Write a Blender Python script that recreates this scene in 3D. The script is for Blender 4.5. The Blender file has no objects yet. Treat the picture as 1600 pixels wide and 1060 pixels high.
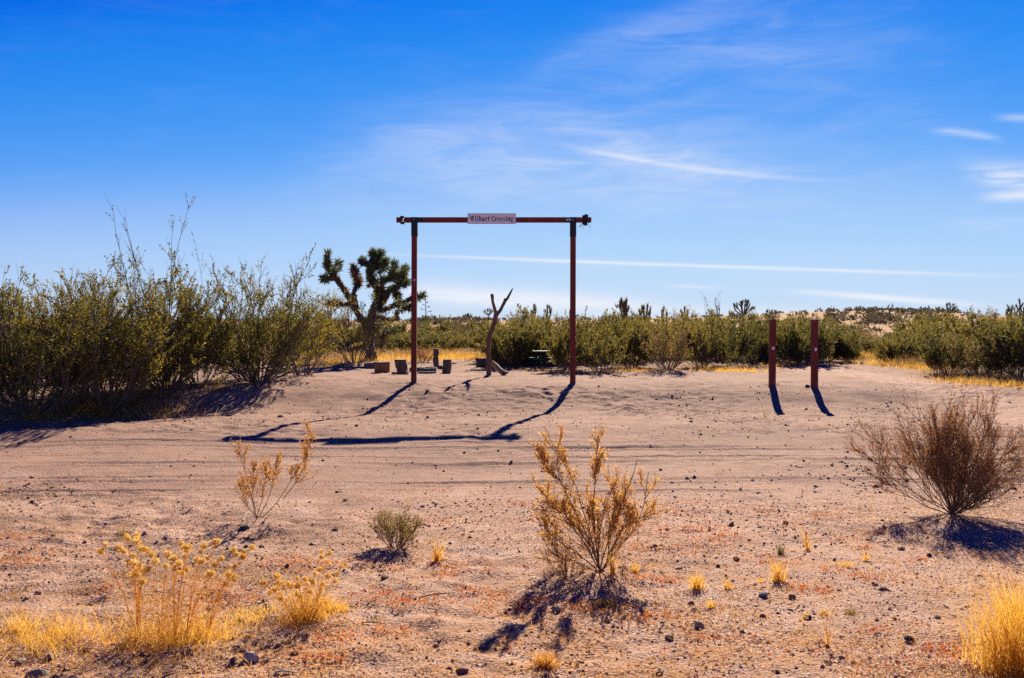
import bpy, math, random
import numpy as np
from mathutils import Vector

# ------------------------------------------------------------------ camera
R = math.radians
scn = bpy.context.scene
F_PX, EYE = 1555.6, 1.65            # focal length in photo pixels (1600 wide), eye above gate footing
PITCH = math.atan(30 / F_PX)
cam_d = bpy.data.cameras.new('camera')
cam = bpy.data.objects.new('camera', cam_d)
scn.collection.objects.link(cam)
cam.location = (0, 0, EYE)
cam.rotation_euler = (R(90) - PITCH, 0, 0)
cam_d.sensor_width = 36
cam_d.lens = 36 * F_PX / 1600
cam_d.clip_start = 0.1
cam_d.clip_end = 8000
cam_d.dof.use_dof = True
cam_d.dof.focus_distance = 22
cam_d.dof.aperture_fstop = 6.3
scn.camera = cam

# ------------------------------------------------------------------ sun and sky
SUN_EL, SUN_AZ = R(26.5), math.atan(330 / F_PX)       # azimuth measured from +Y towards +X
sun_d = bpy.data.lights.new('sun', 'SUN')
sun_d.energy = 5.0
sun_d.angle = R(0.5)
sun_d.color = (1.0, 0.86, 0.68)
sun = bpy.data.objects.new('sun', sun_d)
scn.collection.objects.link(sun)
sdir = Vector((math.sin(SUN_AZ) * math.cos(SUN_EL), math.cos(SUN_AZ) * math.cos(SUN_EL), math.sin(SUN_EL)))
sun.rotation_euler = sdir.to_track_quat('Z', 'Y').to_euler()
sun.location = (10, 40, 30)

scn.view_settings.view_transform = 'Standard'
scn.view_settings.look = 'None'
EXPO = 1.08
scn.view_settings.exposure = EXPO
scn.view_settings.gamma = 1.0
scn.render.engine = 'CYCLES'
scn.cycles.use_denoising = False
scn.cycles.use_adaptive_sampling = False
scn.cycles.max_bounces = 6
scn.cycles.transparent_max_bounces = 4
scn.cycles.caustics_reflective = False
scn.cycles.caustics_refractive = False


class NT:
    """small node-tree helper"""
    def __init__(self, tree):
        self.t = tree
        tree.nodes.clear()

    def n(self, typ, **kw):
        nd = self.t.nodes.new(typ)
        for k, v in kw.items():
            setattr(nd, k, v)
        return nd

    def put(self, sock, v):
        if hasattr(v, 'is_output'):
            self.t.links.new(v, sock)
        else:
            sock.default_value = v

    def math(self, op, a, b=None, c=None, clamp=False):
        nd = self.n('ShaderNodeMath', operation=op, use_clamp=clamp)
        for i, v in enumerate((a, b, c)):
            if v is not None:
                self.put(nd.inputs[i], v)
        return nd.outputs[0]

    def mix(self, fac, a, b, blend='MIX'):
        nd = self.n('ShaderNodeMix', data_type='RGBA', blend_type=blend)
        self.put(nd.inputs[0], fac)
        self.put(nd.inputs[6], a)
        self.put(nd.inputs[7], b)
        return nd.outputs[2]

    def noise(self, vec, scale, detail=4, rough=0.55, dist=0.0):
        nd = self.n('ShaderNodeTexNoise')
        if vec is not None:
            self.put(nd.inputs['Vector'], vec)
        nd.inputs['Scale'].default_value = scale
        nd.inputs['Detail'].default_value = detail
        nd.inputs['Roughness'].default_value = rough
        nd.inputs['Distortion'].default_value = dist
        return nd.outputs['Fac']

    def ramp(self, fac, stops, interp='LINEAR'):
        nd = self.n('ShaderNodeValToRGB')
        nd.color_ramp.interpolation = interp
        el = nd.color_ramp.elements
        while len(el) < len(stops):
            el.new(0.5)
        for e, (p, c) in zip(el, stops):
            e.position = p
            e.color = c if len(c) == 4 else (*c, 1)
        self.put(nd.inputs[0], fac)
        return nd.outputs[0]

    def sstep(self, v, lo, hi):
        nd = self.n('ShaderNodeMapRange', interpolation_type='SMOOTHSTEP')
        self.put(nd.inputs[0], v)
        nd.inputs[1].default_value = lo
        nd.inputs[2].default_value = hi
        return nd.outputs[0]


SKY_STR = 0.075


def build_world():
    w = bpy.data.worlds.new('World')
    scn.world = w
    w.use_nodes = True
    g = NT(w.node_tree)
    out = g.n('ShaderNodeOutputWorld')
    bg = g.n('ShaderNodeBackground')
    bg.inputs['Strength'].default_value = SKY_STR
    sky = g.n('ShaderNodeTexSky', sky_type='NISHITA')
    sky.sun_disc = False
    sky.sun_elevation = SUN_EL
    sky.sun_rotation = SUN_AZ
    sky.altitude = 900
    sky.air_density = 1.0
    sky.dust_density = 0.0
    sky.ozone_density = 1.0
    # the photograph's strongly saturated rendering of the blue sky, one tone curve per channel for the whole dome
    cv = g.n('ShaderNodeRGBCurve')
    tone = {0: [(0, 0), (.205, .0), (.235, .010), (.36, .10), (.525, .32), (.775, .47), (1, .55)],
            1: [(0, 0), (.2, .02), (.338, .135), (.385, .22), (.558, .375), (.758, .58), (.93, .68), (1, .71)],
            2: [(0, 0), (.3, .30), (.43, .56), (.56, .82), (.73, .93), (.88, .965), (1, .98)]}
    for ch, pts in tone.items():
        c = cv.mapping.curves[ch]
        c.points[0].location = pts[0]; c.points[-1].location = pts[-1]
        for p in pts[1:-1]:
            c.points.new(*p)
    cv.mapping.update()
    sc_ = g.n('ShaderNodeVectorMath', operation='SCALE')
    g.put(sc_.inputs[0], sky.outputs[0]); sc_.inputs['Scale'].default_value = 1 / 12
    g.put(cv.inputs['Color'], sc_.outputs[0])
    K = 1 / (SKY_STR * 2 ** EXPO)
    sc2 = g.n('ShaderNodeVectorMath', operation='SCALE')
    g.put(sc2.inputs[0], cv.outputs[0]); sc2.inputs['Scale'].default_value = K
    # direction as azimuth / elevation
    tc = g.n('ShaderNodeTexCoord')
    sep = g.n('ShaderNodeSeparateXYZ')
    g.put(sep.inputs[0], tc.outputs['Generated'])
    az = g.math('ARCTAN2', sep.outputs[0], sep.outputs[1])
    el = g.math('ARCSINE', sep.outputs[2])
    comb = g.n('ShaderNodeCombineXYZ')
    g.put(comb.inputs[0], az)
    g.put(comb.inputs[1], el)
    ae = comb.outputs[0]
    mp = g.n('ShaderNodeMapping')
    mp.inputs['Scale'].default_value = (1.0, 5.0, 1.0)
    mp.inputs['Rotation'].default_value = (0, 0, R(-9))
    g.put(mp.inputs[0], ae)
    fine = g.noise(mp.outputs[0], 9.0, 10, 0.66, 0.7)
    mp2 = g.n('ShaderNodeMapping')
    mp2.inputs['Scale'].default_value = (1.0, 9.0, 1.0)
    mp2.inputs['Rotation'].default_value = (0, 0, R(6))
    g.put(mp2.inputs[0], ae)
    wisp = g.noise(mp2.outputs[0], 14.0, 5, 0.6, 0.6)

    def A(px): return math.atan((px - 800) / F_PX)
    def H(px, py): return math.atan((500 - py) / F_PX * math.cos(A(px)))

    total = None

    def add(v):
        nonlocal total
        total = v if total is None else g.math('ADD', total, v)

    def streak(pts, width, amp, fade=0.3, tex=None, texamt=0.6, wob=0.004):
        (x0, y0), (x1, y1), (x2, y2) = pts
        a = [A(x0), A(x1), A(x2)]
        h = [H(x0, y0), H(x1, y1), H(x2, y2)]
        c = np.polyfit(a, h, 2)
        cur = g.math('MULTIPLY_ADD', az, float(c[0]), float(c[1]))
        cur = g.math('MULTIPLY_ADD', cur, az, float(c[2]))
        off = g.math('MULTIPLY_ADD', g.math('SUBTRACT', wisp, 0.5), wob, g.math('SUBTRACT', el, cur))
        q = g.math('DIVIDE', off, width / F_PX)
        q = g.math('EXPONENT', g.math('MULTIPLY', g.math('MULTIPLY', q, q), -1.0))
        span = a[2] - a[0]
        q = g.math('MULTIPLY', q, g.sstep(az, a[0], a[0] + fade * span))
        q = g.math('MULTIPLY', q, g.math('SUBTRACT', 1.0, g.sstep(az, a[2] - fade * span, a[2])))
        t = fine if tex is None else tex
        tt = g.sstep(t, 0.3, 0.7)
        q = g.math('MULTIPLY', q, g.math('MULTIPLY_ADD', tt, texamt, 1 - texamt))
        add(g.math('MULTIPLY', q, amp))

    # contrails and cirrus of the photographed sky
    streak([(520, 394), (1100, 416), (1680, 435)], 2.6, 0.7, 0.3, wisp, 0.25, 0.001)
    streak([(700, 399), (1100, 420), (1500, 436)], 11.0, 0.08, 0.3, wisp, 0.5, 0.004)
    streak([(800, 208), (1040, 258), (1380, 286)], 4.0, 0.32, 0.4, wisp, 0.4, 0.003)
    streak([(820, 200), (1040, 245), (1300, 275)], 24.0, 0.20, 0.45, fine, 0.6, 0.01)
    streak([(1190, 452), (1360, 464), (1600, 483)], 4.5, 0.95, 0.4, wisp, 0.3, 0.001)
    streak([(1020, 445), (1080, 448), (1150, 451)], 3.0, 0.35, 0.4, wisp, 0.3, 0.001)
    streak([(540, 446), (760, 466), (1080, 480)], 17.0, 0.95, 0.35, wisp, 0.35, 0.008)
    streak([(760, 480), (1000, 492), (1500, 494)], 14.0, 0.5, 0.4, wisp, 0.4, 0.006)
    streak([(860, 474), (1100, 487), (1500, 492)], 8.0, 0.40, 0.4, wisp, 0.5, 0.004)
    streak([(380, 320), (760, 215), (1100, 272)], 62.0, 0.27, 0.45, fine, 0.6, 0.03)
    streak([(480, 330), (800, 275), (1380, 345)], 60.0, 0.28, 0.4, fine, 0.6, 0.03)
    streak([(760, 160), (960, 66), (1330, -30)], 22.0, 0.13, 0.3, fine, 0.6, 0.012)
    streak([(760, 150), (1040, 92), (1560, 60)], 44.0, 0.15, 0.4, fine, 0.8, 0.02)
    streak([(760, 330), (1150, 180), (1650, 330)], 120.0, 0.13, 0.35, fine, 0.7, 0.05)
    streak([(1480, 258), (1580, 274), (1760, 262)], 17.0, 0.72, 0.35, wisp, 0.8, 0.02)
    streak([(1510, 312), (1580, 307), (1700, 300)], 8.0, 0.62, 0.35, wisp, 0.6, 0.006)
    streak([(1440, 206), (1505, 209), (1580, 224)], 5.0, 0.40, 0.35, wisp, 0.6, 0.004)
    streak([(1535, 184), (1600, 186), (1700, 190)], 5.0, 0.45, 0.35, wisp, 0.6, 0.004)
    streak([(1450, 352), (1530, 350), (1660, 345)], 7.0, 0.22, 0.35, wisp, 0.7, 0.004)
    # thin general veil, everywhere
    add(g.math('MULTIPLY', g.sstep(fine, 0.45, 0.85), 0.035))
    cl = g.math('MINIMUM', total, 0.92)
    up = g.sstep(el, -0.01, 0.02)
    cl = g.math('MULTIPLY', cl, up)
    white = g.n('ShaderNodeRGB')
    white.outputs[0].default_value = (.88 * K, .90 * K, .97 * K, 1)
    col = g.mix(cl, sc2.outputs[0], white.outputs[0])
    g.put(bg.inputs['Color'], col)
    g.put(out.inputs[0], bg.outputs[0])


build_world()

# ------------------------------------------------------------------ terrain
_tab = np.random.RandomState(7).rand(256, 256)


def vnoise(x, y, s):
    x = np.asarray(x, float) / s + 100.3
    y = np.asarray(y, float) / s + 57.7
    xi = np.floor(x).astype(int)
    yi = np.floor(y).astype(int)
    fx, fy = x - xi, y - yi
    fx = fx * fx * (3 - 2 * fx)
    fy = fy * fy * (3 - 2 * fy)
    a = _tab[xi % 256, yi % 256]
    b = _tab[(xi + 1) % 256, yi % 256]
    c = _tab[xi % 256, (yi + 1) % 256]
    d = _tab[(xi + 1) % 256, (yi + 1) % 256]
    return (a * (1 - fx) + b * fx) * (1 - fy) + (c * (1 - fx) + d * fx) * fy - 0.5


_py = np.array([-4000, -10, 4, 8, 11, 13, 15.6, 16.7, 18.1, 19.6, 22.1, 23.4, 24.8, 25.8, 27.2, 29, 33, 38, 46, 60,
                90, 130, 170, 205, 260, 400, 900, 6000])
_pz = np.array([-.2, -.18, -.2, -.27, -.35, -.41, -.42, -.37, -.28, -.33, -.435, -.33, -.06, 0, .02, -.03, -.05, -.04, 0, .12,
                .45, 1.05, 1.5, 1.7, 1.4, 0.2, -4, -30])
_gy = np.concatenate([np.arange(-10, 60, 0.1), np.geomspace(60, 6000, 500)])
_gz = np.interp(_gy, _py, _pz)
_k = np.hanning(15); _k /= _k.sum()
_gs = np.convolve(np.pad(_gz[:700], 7, mode='edge'), _k, 'valid')
_gz[:693] = _gs[:693]


def sm(v, a, b):
    t = np.clip((np.asarray(v, float) - a) / (b - a), 0, 1)
    return t * t * (3 - 2 * t)


MOUND = []


def hgt(x, y, micro=True):
    x = np.asarray(x, float); y = np.asarray(y, float)
    shift = 3.6 * sm(-x, 5.2, 11) * sm(y, 15.5, 20) * (1 - sm(y, 26, 34))
    yy = y + shift + 0.5 * vnoise(x, y, 5) * sm(y, 17, 20) * (1 - sm(y, 24, 25)) * sm(np.abs(x - 0.2), 3, 6)
    z = np.interp(yy, _gy, _gz)
    # to the right the bank runs out into a sandy side track
    flat = np.interp(y, [0, 14, 18, 24, 30, 40], [-.2, -.40, -.34, -.2, -.1, -.03])
    k = sm(x, 8.6, 12.5) * sm(y, 15, 18) * (1 - sm(y, 34, 42))
    z = z * (1 - k) + flat * k
    far = sm(y, 50, 140)
    z = z + far * (vnoise(x, y, 60) * 1.3 + vnoise(x, y, 22) * 0.5)
    z = z + 0.16 * vnoise(x, y, 7) * sm(y, 27, 34) + 0.07 * vnoise(x, y, 2.6) * (1 - sm(np.abs(y - 14), 2, 4) * 0 )
    z = z + 1.5 * np.exp(-((x - 56) / 17) ** 2 - ((y - 155) / 26) ** 2)
    for mx, my in MOUND:
        z = z + .045 * np.exp(-(((x - mx) / .24) ** 2 + ((y - my) / .24) ** 2)) * (1 + 1.2 * vnoise(x, y, .12))
    if micro:
        near = 1 - sm(y, 32, 45)
        road = sm(y, 10.2, 11.6) * (1 - sm(y, 16.4, 17.4))
        churn = np.clip(.75 + 2.2 * vnoise(x + 17, y + 3, 1.7), .35, 1.7) * (1 + .2 * sm(y, 17, 20))
        u1, v1 = x * .81 - y * .59, x * .59 + y * .81
        u2, v2 = x * .42 - y * .91, x * .91 + y * .42
        m = 0.030 * vnoise(x, y, 0.55) + 0.024 * vnoise(u2, v2, 0.41) + churn * (0.024 * vnoise(u1, v1, 0.23) + 0.020 * vnoise(v2, u2, .17) + 0.024 * vnoise(u2 + 3, v2, 0.11))
        z = z + near * m * (1 - 0.55 * road)
        # wheel ruts along the road
        for i, (c, wd, dp) in enumerate(((11.5, .07, .016), (12.1, .06, .014), (12.6, .10, .022), (13.1, .06, .018), (13.7, .05, .014),
                                         (14.3, .11, .026), (14.9, .06, .02), (15.4, .05, .014), (15.9, .09, .024), (16.5, .06, .016))):
            cc = c + 0.028 * x * (1 if i % 2 else -0.5) + 0.55 * vnoise(x, 3.0 * i, 5)
            d = (y - cc) / wd
            z = z + near * dp * 1.05 * (-np.exp(-d * d) + 0.7 * np.exp(-(np.abs(d) - 1.7) ** 2 * 2.2)) * np.clip(2.2 * vnoise(x, i * 7.0, 2.2) + .55, 0, 1.5)
        # curving ruts of the side track on the right
        xc = 11.2 - .014 * (y - 27) ** 2
        for off in (-.8, -.5, .55, .85):
            d = (x - xc - off) / 0.13
            z = z + near * sm(y, 17, 20) * 0.035 * (-np.exp(-d * d) + 0.7 * np.exp(-(np.abs(d) - 1.7) ** 2 * 2.2))
    return z


def ray(px, py):
    cx, cy = (px - 800) / F_PX, (530 - py) / F_PX
    c, s = math.cos(PITCH), math.sin(PITCH)
    return np.array([cx, c + cy * s, -s + cy * c])


def G(px, py):
    """ground point seen at a photo pixel"""
    d = ray(px, py)
    ts = np.concatenate([np.arange(2.5, 45, 0.02), np.arange(45, 260, 0.3)])
    z = EYE + d[2] * ts
    hz = hgt(d[0] * ts, d[1] * ts, False)
    w = np.where(z <= hz)[0]
    t = ts[w[0]] if len(w) else 60.0
    x, y = d[0] * t, d[1] * t
    return np.array([x, y, float(hgt(x, y))])


MOUND += [(float((646.5 - 800) / F_PX * 25.75), 25.75), (float((895 - 800) / F_PX * 25.75), 25.75)]
for _p in ((1206.5, 603), (1272.5, 605)):
    _q = G(*_p)
    MOUND.append((float(_q[0]), float(_q[1])))


def P(px, depth):
    x = (px - 800) / F_PX * depth
    return np.array([x, depth, float(hgt(x, depth))])


def Z(py, depth):
    d = ray(800, py)
    return EYE + d[2] / d[1] * depth


def M(depth):
    return depth / F_PX


# ------------------------------------------------------------------ mesh helpers
COL = scn.collection


def mesh(name, V, Fs, mat=None, smooth=False, mats=None, midx=None):
    me = bpy.data.meshes.new(name)
    V = np.asarray(V, np.float32)
    if not isinstance(Fs, (list, tuple)):
        Fs = [Fs]
    Fs = [np.asarray(f, np.int32) for f in Fs if len(f)]
    nl = sum(f.size for f in Fs)
    npoly = sum(len(f) for f in Fs)
    me.vertices.add(len(V)); me.loops.add(nl); me.polygons.add(npoly)
    me.vertices.foreach_set('co', V.ravel())
    me.loops.foreach_set('vertex_index', np.concatenate([f.ravel() for f in Fs]))
    tot = np.concatenate([np.full(len(f), f.shape[1], np.int32) for f in Fs])
    st = np.concatenate([[0], np.cumsum(tot)[:-1]]).astype(np.int32)
    me.polygons.foreach_set('loop_start', st)
    me.polygons.foreach_set('loop_total', tot)
    me.polygons.foreach_set('use_smooth', np.full(npoly, bool(smooth)))
    for m_ in (mats or ([mat] if mat else [])):
        me.materials.append(m_)
    if midx is not None:
        me.polygons.foreach_set('material_index', np.asarray(midx, np.int32))
    me.update(calc_edges=True)
    me.validate()
    return me


def obj(name, me, parent=None, loc=None, rot=None, scale=None, label=None):
    o = bpy.data.objects.new(name, me)
    COL.objects.link(o)
    if parent is not None:
        o.parent = parent
    if loc is not None:
        o.location = [float(v) for v in loc]
    if rot is not None:
        o.rotation_euler = rot
    if scale is not None:
        o.scale = scale if hasattr(scale, '__len__') else (scale,) * 3
    if label:
        o['label'] = label
    return o


def tag(o, label, cat, group=None):
    o['label'] = label
    o['category'] = cat
    if group:
        o['group'] = group
    return o


def thing(name, label, cat, loc, rz=0, group=None, scale=None):
    o = obj(name, None, None, loc, (0, 0, rz), scale)
    o.empty_display_size = 0.1
    return tag(o, label, cat, group)


class MB:
    """collects pieces into one mesh"""
    def __init__(self):
        self.V, self.F, self.n = [], {}, 0

    def add(self, V, F):
        V = np.asarray(V, float).reshape(-1, 3)
        F = np.asarray(F, int)
        self.F.setdefault(F.shape[1], []).append(F + self.n)
        self.V.append(V)
        self.n += len(V)

    def box(self, lo, hi, jit=0, rng=None, rot=None, ctr=None, bev=0.0):
        lo = np.array(lo, float); hi = np.array(hi, float)
        if bev > 0:
            c = (lo + hi) / 2; h = (hi - lo) / 2
            V = []
            for sx in (-1, 1):
                for sy in (-1, 1):
                    for sz in (-1, 1):
                        s = np.array([sx, sy, sz])
                        for ax in range(3):
                            v = s * (h - bev); v[ax] = s[ax] * h[ax]
                            V.append(c + v)
            V = np.array(V)
            idx = lambda sx, sy, sz, ax: (((sx > 0) * 2 + (sy > 0)) * 2 + (sz > 0)) * 3 + ax
            Q, T = [], []
            for ax in range(3):
                o1, o2 = (ax + 1) % 3, (ax + 2) % 3
                for s in (-1, 1):
                    q = []
                    for a, b in ((-1, -1), (1, -1), (1, 1), (-1, 1)):
                        k = [0, 0, 0]; k[ax] = s; k[o1] = a; k[o2] = b
                        q.append(idx(*k, ax))
                    Q.append(q if s > 0 else q[::-1])
                for a in (-1, 1):
                    for b in (-1, 1):      # edge running along ax
                        q = []
                        for s, o in ((-1, o1), (1, o1), (1, o2), (-1, o2)):
                            k = [0, 0, 0]; k[ax] = s; k[o1] = a; k[o2] = b
                            q.append(idx(*k, o))
                        Q.append(q if a * b > 0 else q[::-1])
            for sx in (-1, 1):
                for sy in (-1, 1):
                    for sz in (-1, 1):
                        t = [idx(sx, sy, sz, 0), idx(sx, sy, sz, 1), idx(sx, sy, sz, 2)]
                        T.append(t if sx * sy * sz > 0 else t[::-1])
            if rot is not None:
                cc = c if ctr is None else np.array(ctr)
                V = (V - cc) @ np.array(rot.to_matrix()).T + cc
            self.F.setdefault(4, []).append(np.array(Q) + self.n)
            self.F.setdefault(3, []).append(np.array(T) + self.n)
            self.V.append(V); self.n += len(V)
            return
        V = np.array([[x, y, z] for x in (lo[0], hi[0]) for y in (lo[1], hi[1]) for z in (lo[2], hi[2])])
        F = [[0, 1, 3, 2], [4, 6, 7, 5], [0, 4, 5, 1], [2, 3, 7, 6], [0, 2, 6, 4], [1, 5, 7, 3]]
        if rot is not None:
            cc = (lo + hi) / 2 if ctr is None else np.array(ctr)
            V = (V - cc) @ np.array(rot.to_matrix()).T + cc
        self.add(V, F)

    def tube(self, pts, rad, sides=8, wob=0.0, rng=None, cap=True):
        pts = np.asarray(pts, float)
        V, Fq = tube_batch(pts[None], np.asarray(rad, float)[None], sides)
        if wob and rng is not None:
            c = np.repeat(pts, sides, 0)
            V = c + (V - c) * (1 + wob * rng.uniform(-1, 1, (len(V), 1)))
        n0 = self.n
        self.add(V, Fq)
        if cap:
            for ring, p, fl in ((0, pts[0], 1), (len(pts) - 1, pts[-1], 0)):
                b = ring * sides
                T = [[b + i, b + (i + 1) % sides, sides * len(pts)] for i in range(sides)]
                T = [t[::-1] for t in T] if fl else T
                ring_v = V[b:b + sides]
                self.add(np.vstack([ring_v, ring_v.mean(0)[None]]),
                         [[i, (i + 1) % sides, sides][::(-1 if fl else 1)] for i in range(sides)])

    def mesh(self, name, mat, smooth=False):
        return mesh(name, np.vstack(self.V), [np.vstack(f) for f in self.F.values()], mat, smooth)


def norm(v):
    return v / np.maximum(np.linalg.norm(v, axis=-1, keepdims=True), 1e-9)


def tube_batch(pts, rad, S=3):
    N, Pn, _ = pts.shape
    T = norm(np.gradient(pts, axis=1))
    ref = np.where(np.abs(T[:, :1, 2:3]) > 0.9, np.array([1., 0, 0]), np.array([0, 0, 1.]))
    U = norm(np.cross(T, np.broadcast_to(ref, T.shape)))
    W = np.cross(T, U)
    a = np.arange(S) / S * 2 * math.pi
    V = pts[:, :, None] + rad[:, :, None, None] * (np.cos(a)[None, None, :, None] * U[:, :, None] + np.sin(a)[None, None, :, None] * W[:, :, None])
    idx = np.arange(N * Pn * S).reshape(N, Pn, S)
    a0 = idx[:, :-1]; b0 = idx[:, 1:]
    Fq = np.stack([a0, np.roll(a0, -1, 2), np.roll(b0, -1, 2), b0], -1).reshape(-1, 4)
    return V.reshape(-1, 3), Fq


def blades(pos, d, ln, wd, rng):
    """diamond leaves: one quad each"""
    d = norm(d)
    s = norm(np.cross(d, rng.normal(size=d.shape)))
    ln = np.broadcast_to(np.asarray(ln, float), (len(pos),))[:, None]
    wd = np.broadcast_to(np.asarray(wd, float), (len(pos),))[:, None]
    V = np.stack([pos, pos + d * ln * .5 + s * wd * .5, pos + d * ln, pos + d * ln * .5 - s * wd * .5], 1)
    return V.reshape(-1, 3), np.arange(len(pos) * 4).reshape(-1, 4)


def sprout(rng, par, k, t0, t1, ang, length, P=4, up=0.3, jit=0.12, lenfall=0.3):
    """children branches on parent polylines (N,Pp,3) -> (N*k,P,3)"""
    N, Pp, _ = par.shape
    t = (rng.uniform(t0, t1, (N, k))) * (Pp - 1)
    i = np.minimum(t.astype(int), Pp - 2)
    f = (t - i)[..., None]
    n = np.arange(N)[:, None]
    a, b = par[n, i], par[n, i + 1]
    p0 = (a * (1 - f) + b * f).reshape(-1, 3)
    tan = norm((b - a).reshape(-1, 3))
    side = norm(np.cross(tan, rng.normal(size=tan.shape)))
    an = rng.uniform(ang[0], ang[1], (len(p0), 1))
    d = norm(tan * np.cos(an) + side * np.sin(an))
    L = length * rng.uniform(0.6, 1.25, (len(p0), 1)) * (1 - lenfall * (t / (Pp - 1)).reshape(-1, 1))
    pts = [p0]
    for j in range(P - 1):
        d = norm(d + np.array([0, 0, up]) / (P - 1) + rng.normal(size=d.shape) * jit)
        pts.append(pts[-1] + d * L / (P - 1))
    return np.stack(pts, 1)


def stems(rng, n, length, spread, tilt, P=6, bend=0.25, jit=0.05, tmin=0.0):
    az = np.arange(n) / n * 2 * math.pi + rng.uniform(-.5, .5, n)
    tl = tmin + (tilt - tmin) * np.sqrt(rng.uniform(0.02, 1, n))
    d = np.stack([np.cos(az) * np.sin(tl), np.sin(az) * np.sin(tl), np.cos(tl)], 1)
    L = (length * rng.uniform(0.62, 1.08, n))[:, None]
    p = np.stack([np.cos(az), np.sin(az), np.zeros(n)], 1) * spread * rng.uniform(0.3, 1, (n, 1))
    p[:, 2] = -0.05
    pts = [p]
    for j in range(P - 1):
        d = norm(d + np.array([0, 0, bend]) / (P - 1) + rng.normal(size=d.shape) * jit)
        pts.append(pts[-1] + d * L / (P - 1))
    return np.stack(pts, 1)


def taper(N, P, r0, r1):
    return np.broadcast_to(np.linspace(r0, r1, P), (N, P)).copy()


# ------------------------------------------------------------------ materials
def principled(name):
    m = bpy.data.materials.new(name)
    m.use_nodes = True
    g = NT(m.node_tree)
    out = g.n('ShaderNodeOutputMaterial')
    b = g.n('ShaderNodeBsdfPrincipled')
    g.put(out.inputs[0], b.outputs[0])
    b.inputs['Roughness'].default_value = 0.85
    b.inputs['Specular IOR Level'].default_value = 0.25
    return m, g, b, out


def leaf_mat(name, stops, transl=0.45, tcol=None, rough=0.6, spec=0.3):
    m, g, b, out = principled(name)
    geo = g.n('ShaderNodeNewGeometry')
    oi = g.n('ShaderNodeObjectInfo')
    v = g.math('MULTIPLY_ADD', oi.outputs['Random'], 0.36, g.math('MULTIPLY', geo.outputs['Random Per Island'], 0.7))
    c = g.ramp(v, stops)
    g.put(b.inputs['Base Color'], c)
    b.inputs['Roughness'].default_value = rough
    b.inputs['Specular IOR Level'].default_value = spec
    tr = g.n('ShaderNodeBsdfTranslucent')
    if tcol:
        g.put(tr.inputs[0], g.mix(1.0, c, (*tcol, 1), 'MULTIPLY'))
    else:
        g.put(tr.inputs[0], c)
    mx = g.n('ShaderNodeMixShader')
    mx.inputs[0].default_value = transl
    g.put(mx.inputs[1], b.outputs[0])
    g.put(mx.inputs[2], tr.outputs[0])
    g.put(out.inputs[0], mx.outputs[0])
    return m


def bark_mat(name, c0, c1, scale=14, bump=0.5, stretch=(1, 1, .25)):
    m, g, b, out = principled(name)
    tc = g.n('ShaderNodeTexCoord')
    mp = g.n('ShaderNodeMapping')
    mp.inputs['Scale'].default_value = stretch
    g.put(mp.inputs[0], tc.outputs['Object'])
    n1 = g.noise(mp.outputs[0], scale, 6, 0.65, 0.3)
    g.put(b.inputs['Base Color'], g.ramp(n1, [(0.3, c0), (0.7, c1)]))
    bp = g.n('ShaderNodeBump')
    bp.inputs['Strength'].default_value = bump
    bp.inputs['Distance'].default_value = 0.02
    g.put(bp.inputs['Height'], n1)
    g.put(b.inputs['Normal'], bp.outputs[0])
    return m


def paint_mat(name, col, worn, amount=0.55, rough=0.6, scale=9, stretch=(1, 1, .12)):
    m, g, b, out = principled(name)
    tc = g.n('ShaderNodeTexCoord')
    mp = g.n('ShaderNodeMapping')
    mp.inputs['Scale'].default_value = stretch
    g.put(mp.inputs[0], tc.outputs['Object'])
    n1 = g.noise(mp.outputs[0], scale, 6, 0.6, 0.2)
    n2 = g.noise(tc.outputs['Object'], 2.3, 3)
    f = g.sstep(g.math('MULTIPLY_ADD', n2, 0.3, g.math('MULTIPLY', n1, 0.8)), amount, amount + .12)
    var = g.mix(g.sstep(n2, .35, .65), (*[c * .8 for c in col], 1), (*col, 1))
    g.put(b.inputs['Base Color'], g.mix(f, var, (*worn, 1)))
    b.inputs['Roughness'].default_value = rough
    bp = g.n('ShaderNodeBump')
    bp.inputs['Strength'].default_value = 0.35
    bp.inputs['Distance'].default_value = 0.006
    g.put(bp.inputs['Height'], n1)
    g.put(b.inputs['Normal'], bp.outputs[0])
    return m


def plain(name, col, rough=0.6, metal=0.0):
    m, g, b, out = principled(name)
    tc = g.n('ShaderNodeTexCoord')
    n1 = g.noise(tc.outputs['Object'], 12, 4)
    g.put(b.inputs['Base Color'], g.mix(n1, (*[c * .75 for c in col], 1), (*[min(1, c * 1.2) for c in col], 1)))
    b.inputs['Roughness'].default_value = rough
    b.inputs['Metallic'].default_value = metal
    return m


def island_mat(name, stops, rough=0.85, transl=0.0):
    if transl:
        return leaf_mat(name, stops, transl)
    m, g, b, out = principled(name)
    geo = g.n('ShaderNodeNewGeometry')
    g.put(b.inputs['Base Color'], g.ramp(geo.outputs['Random Per Island'], stops))
    b.inputs['Roughness'].default_value = rough
    return m


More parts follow.
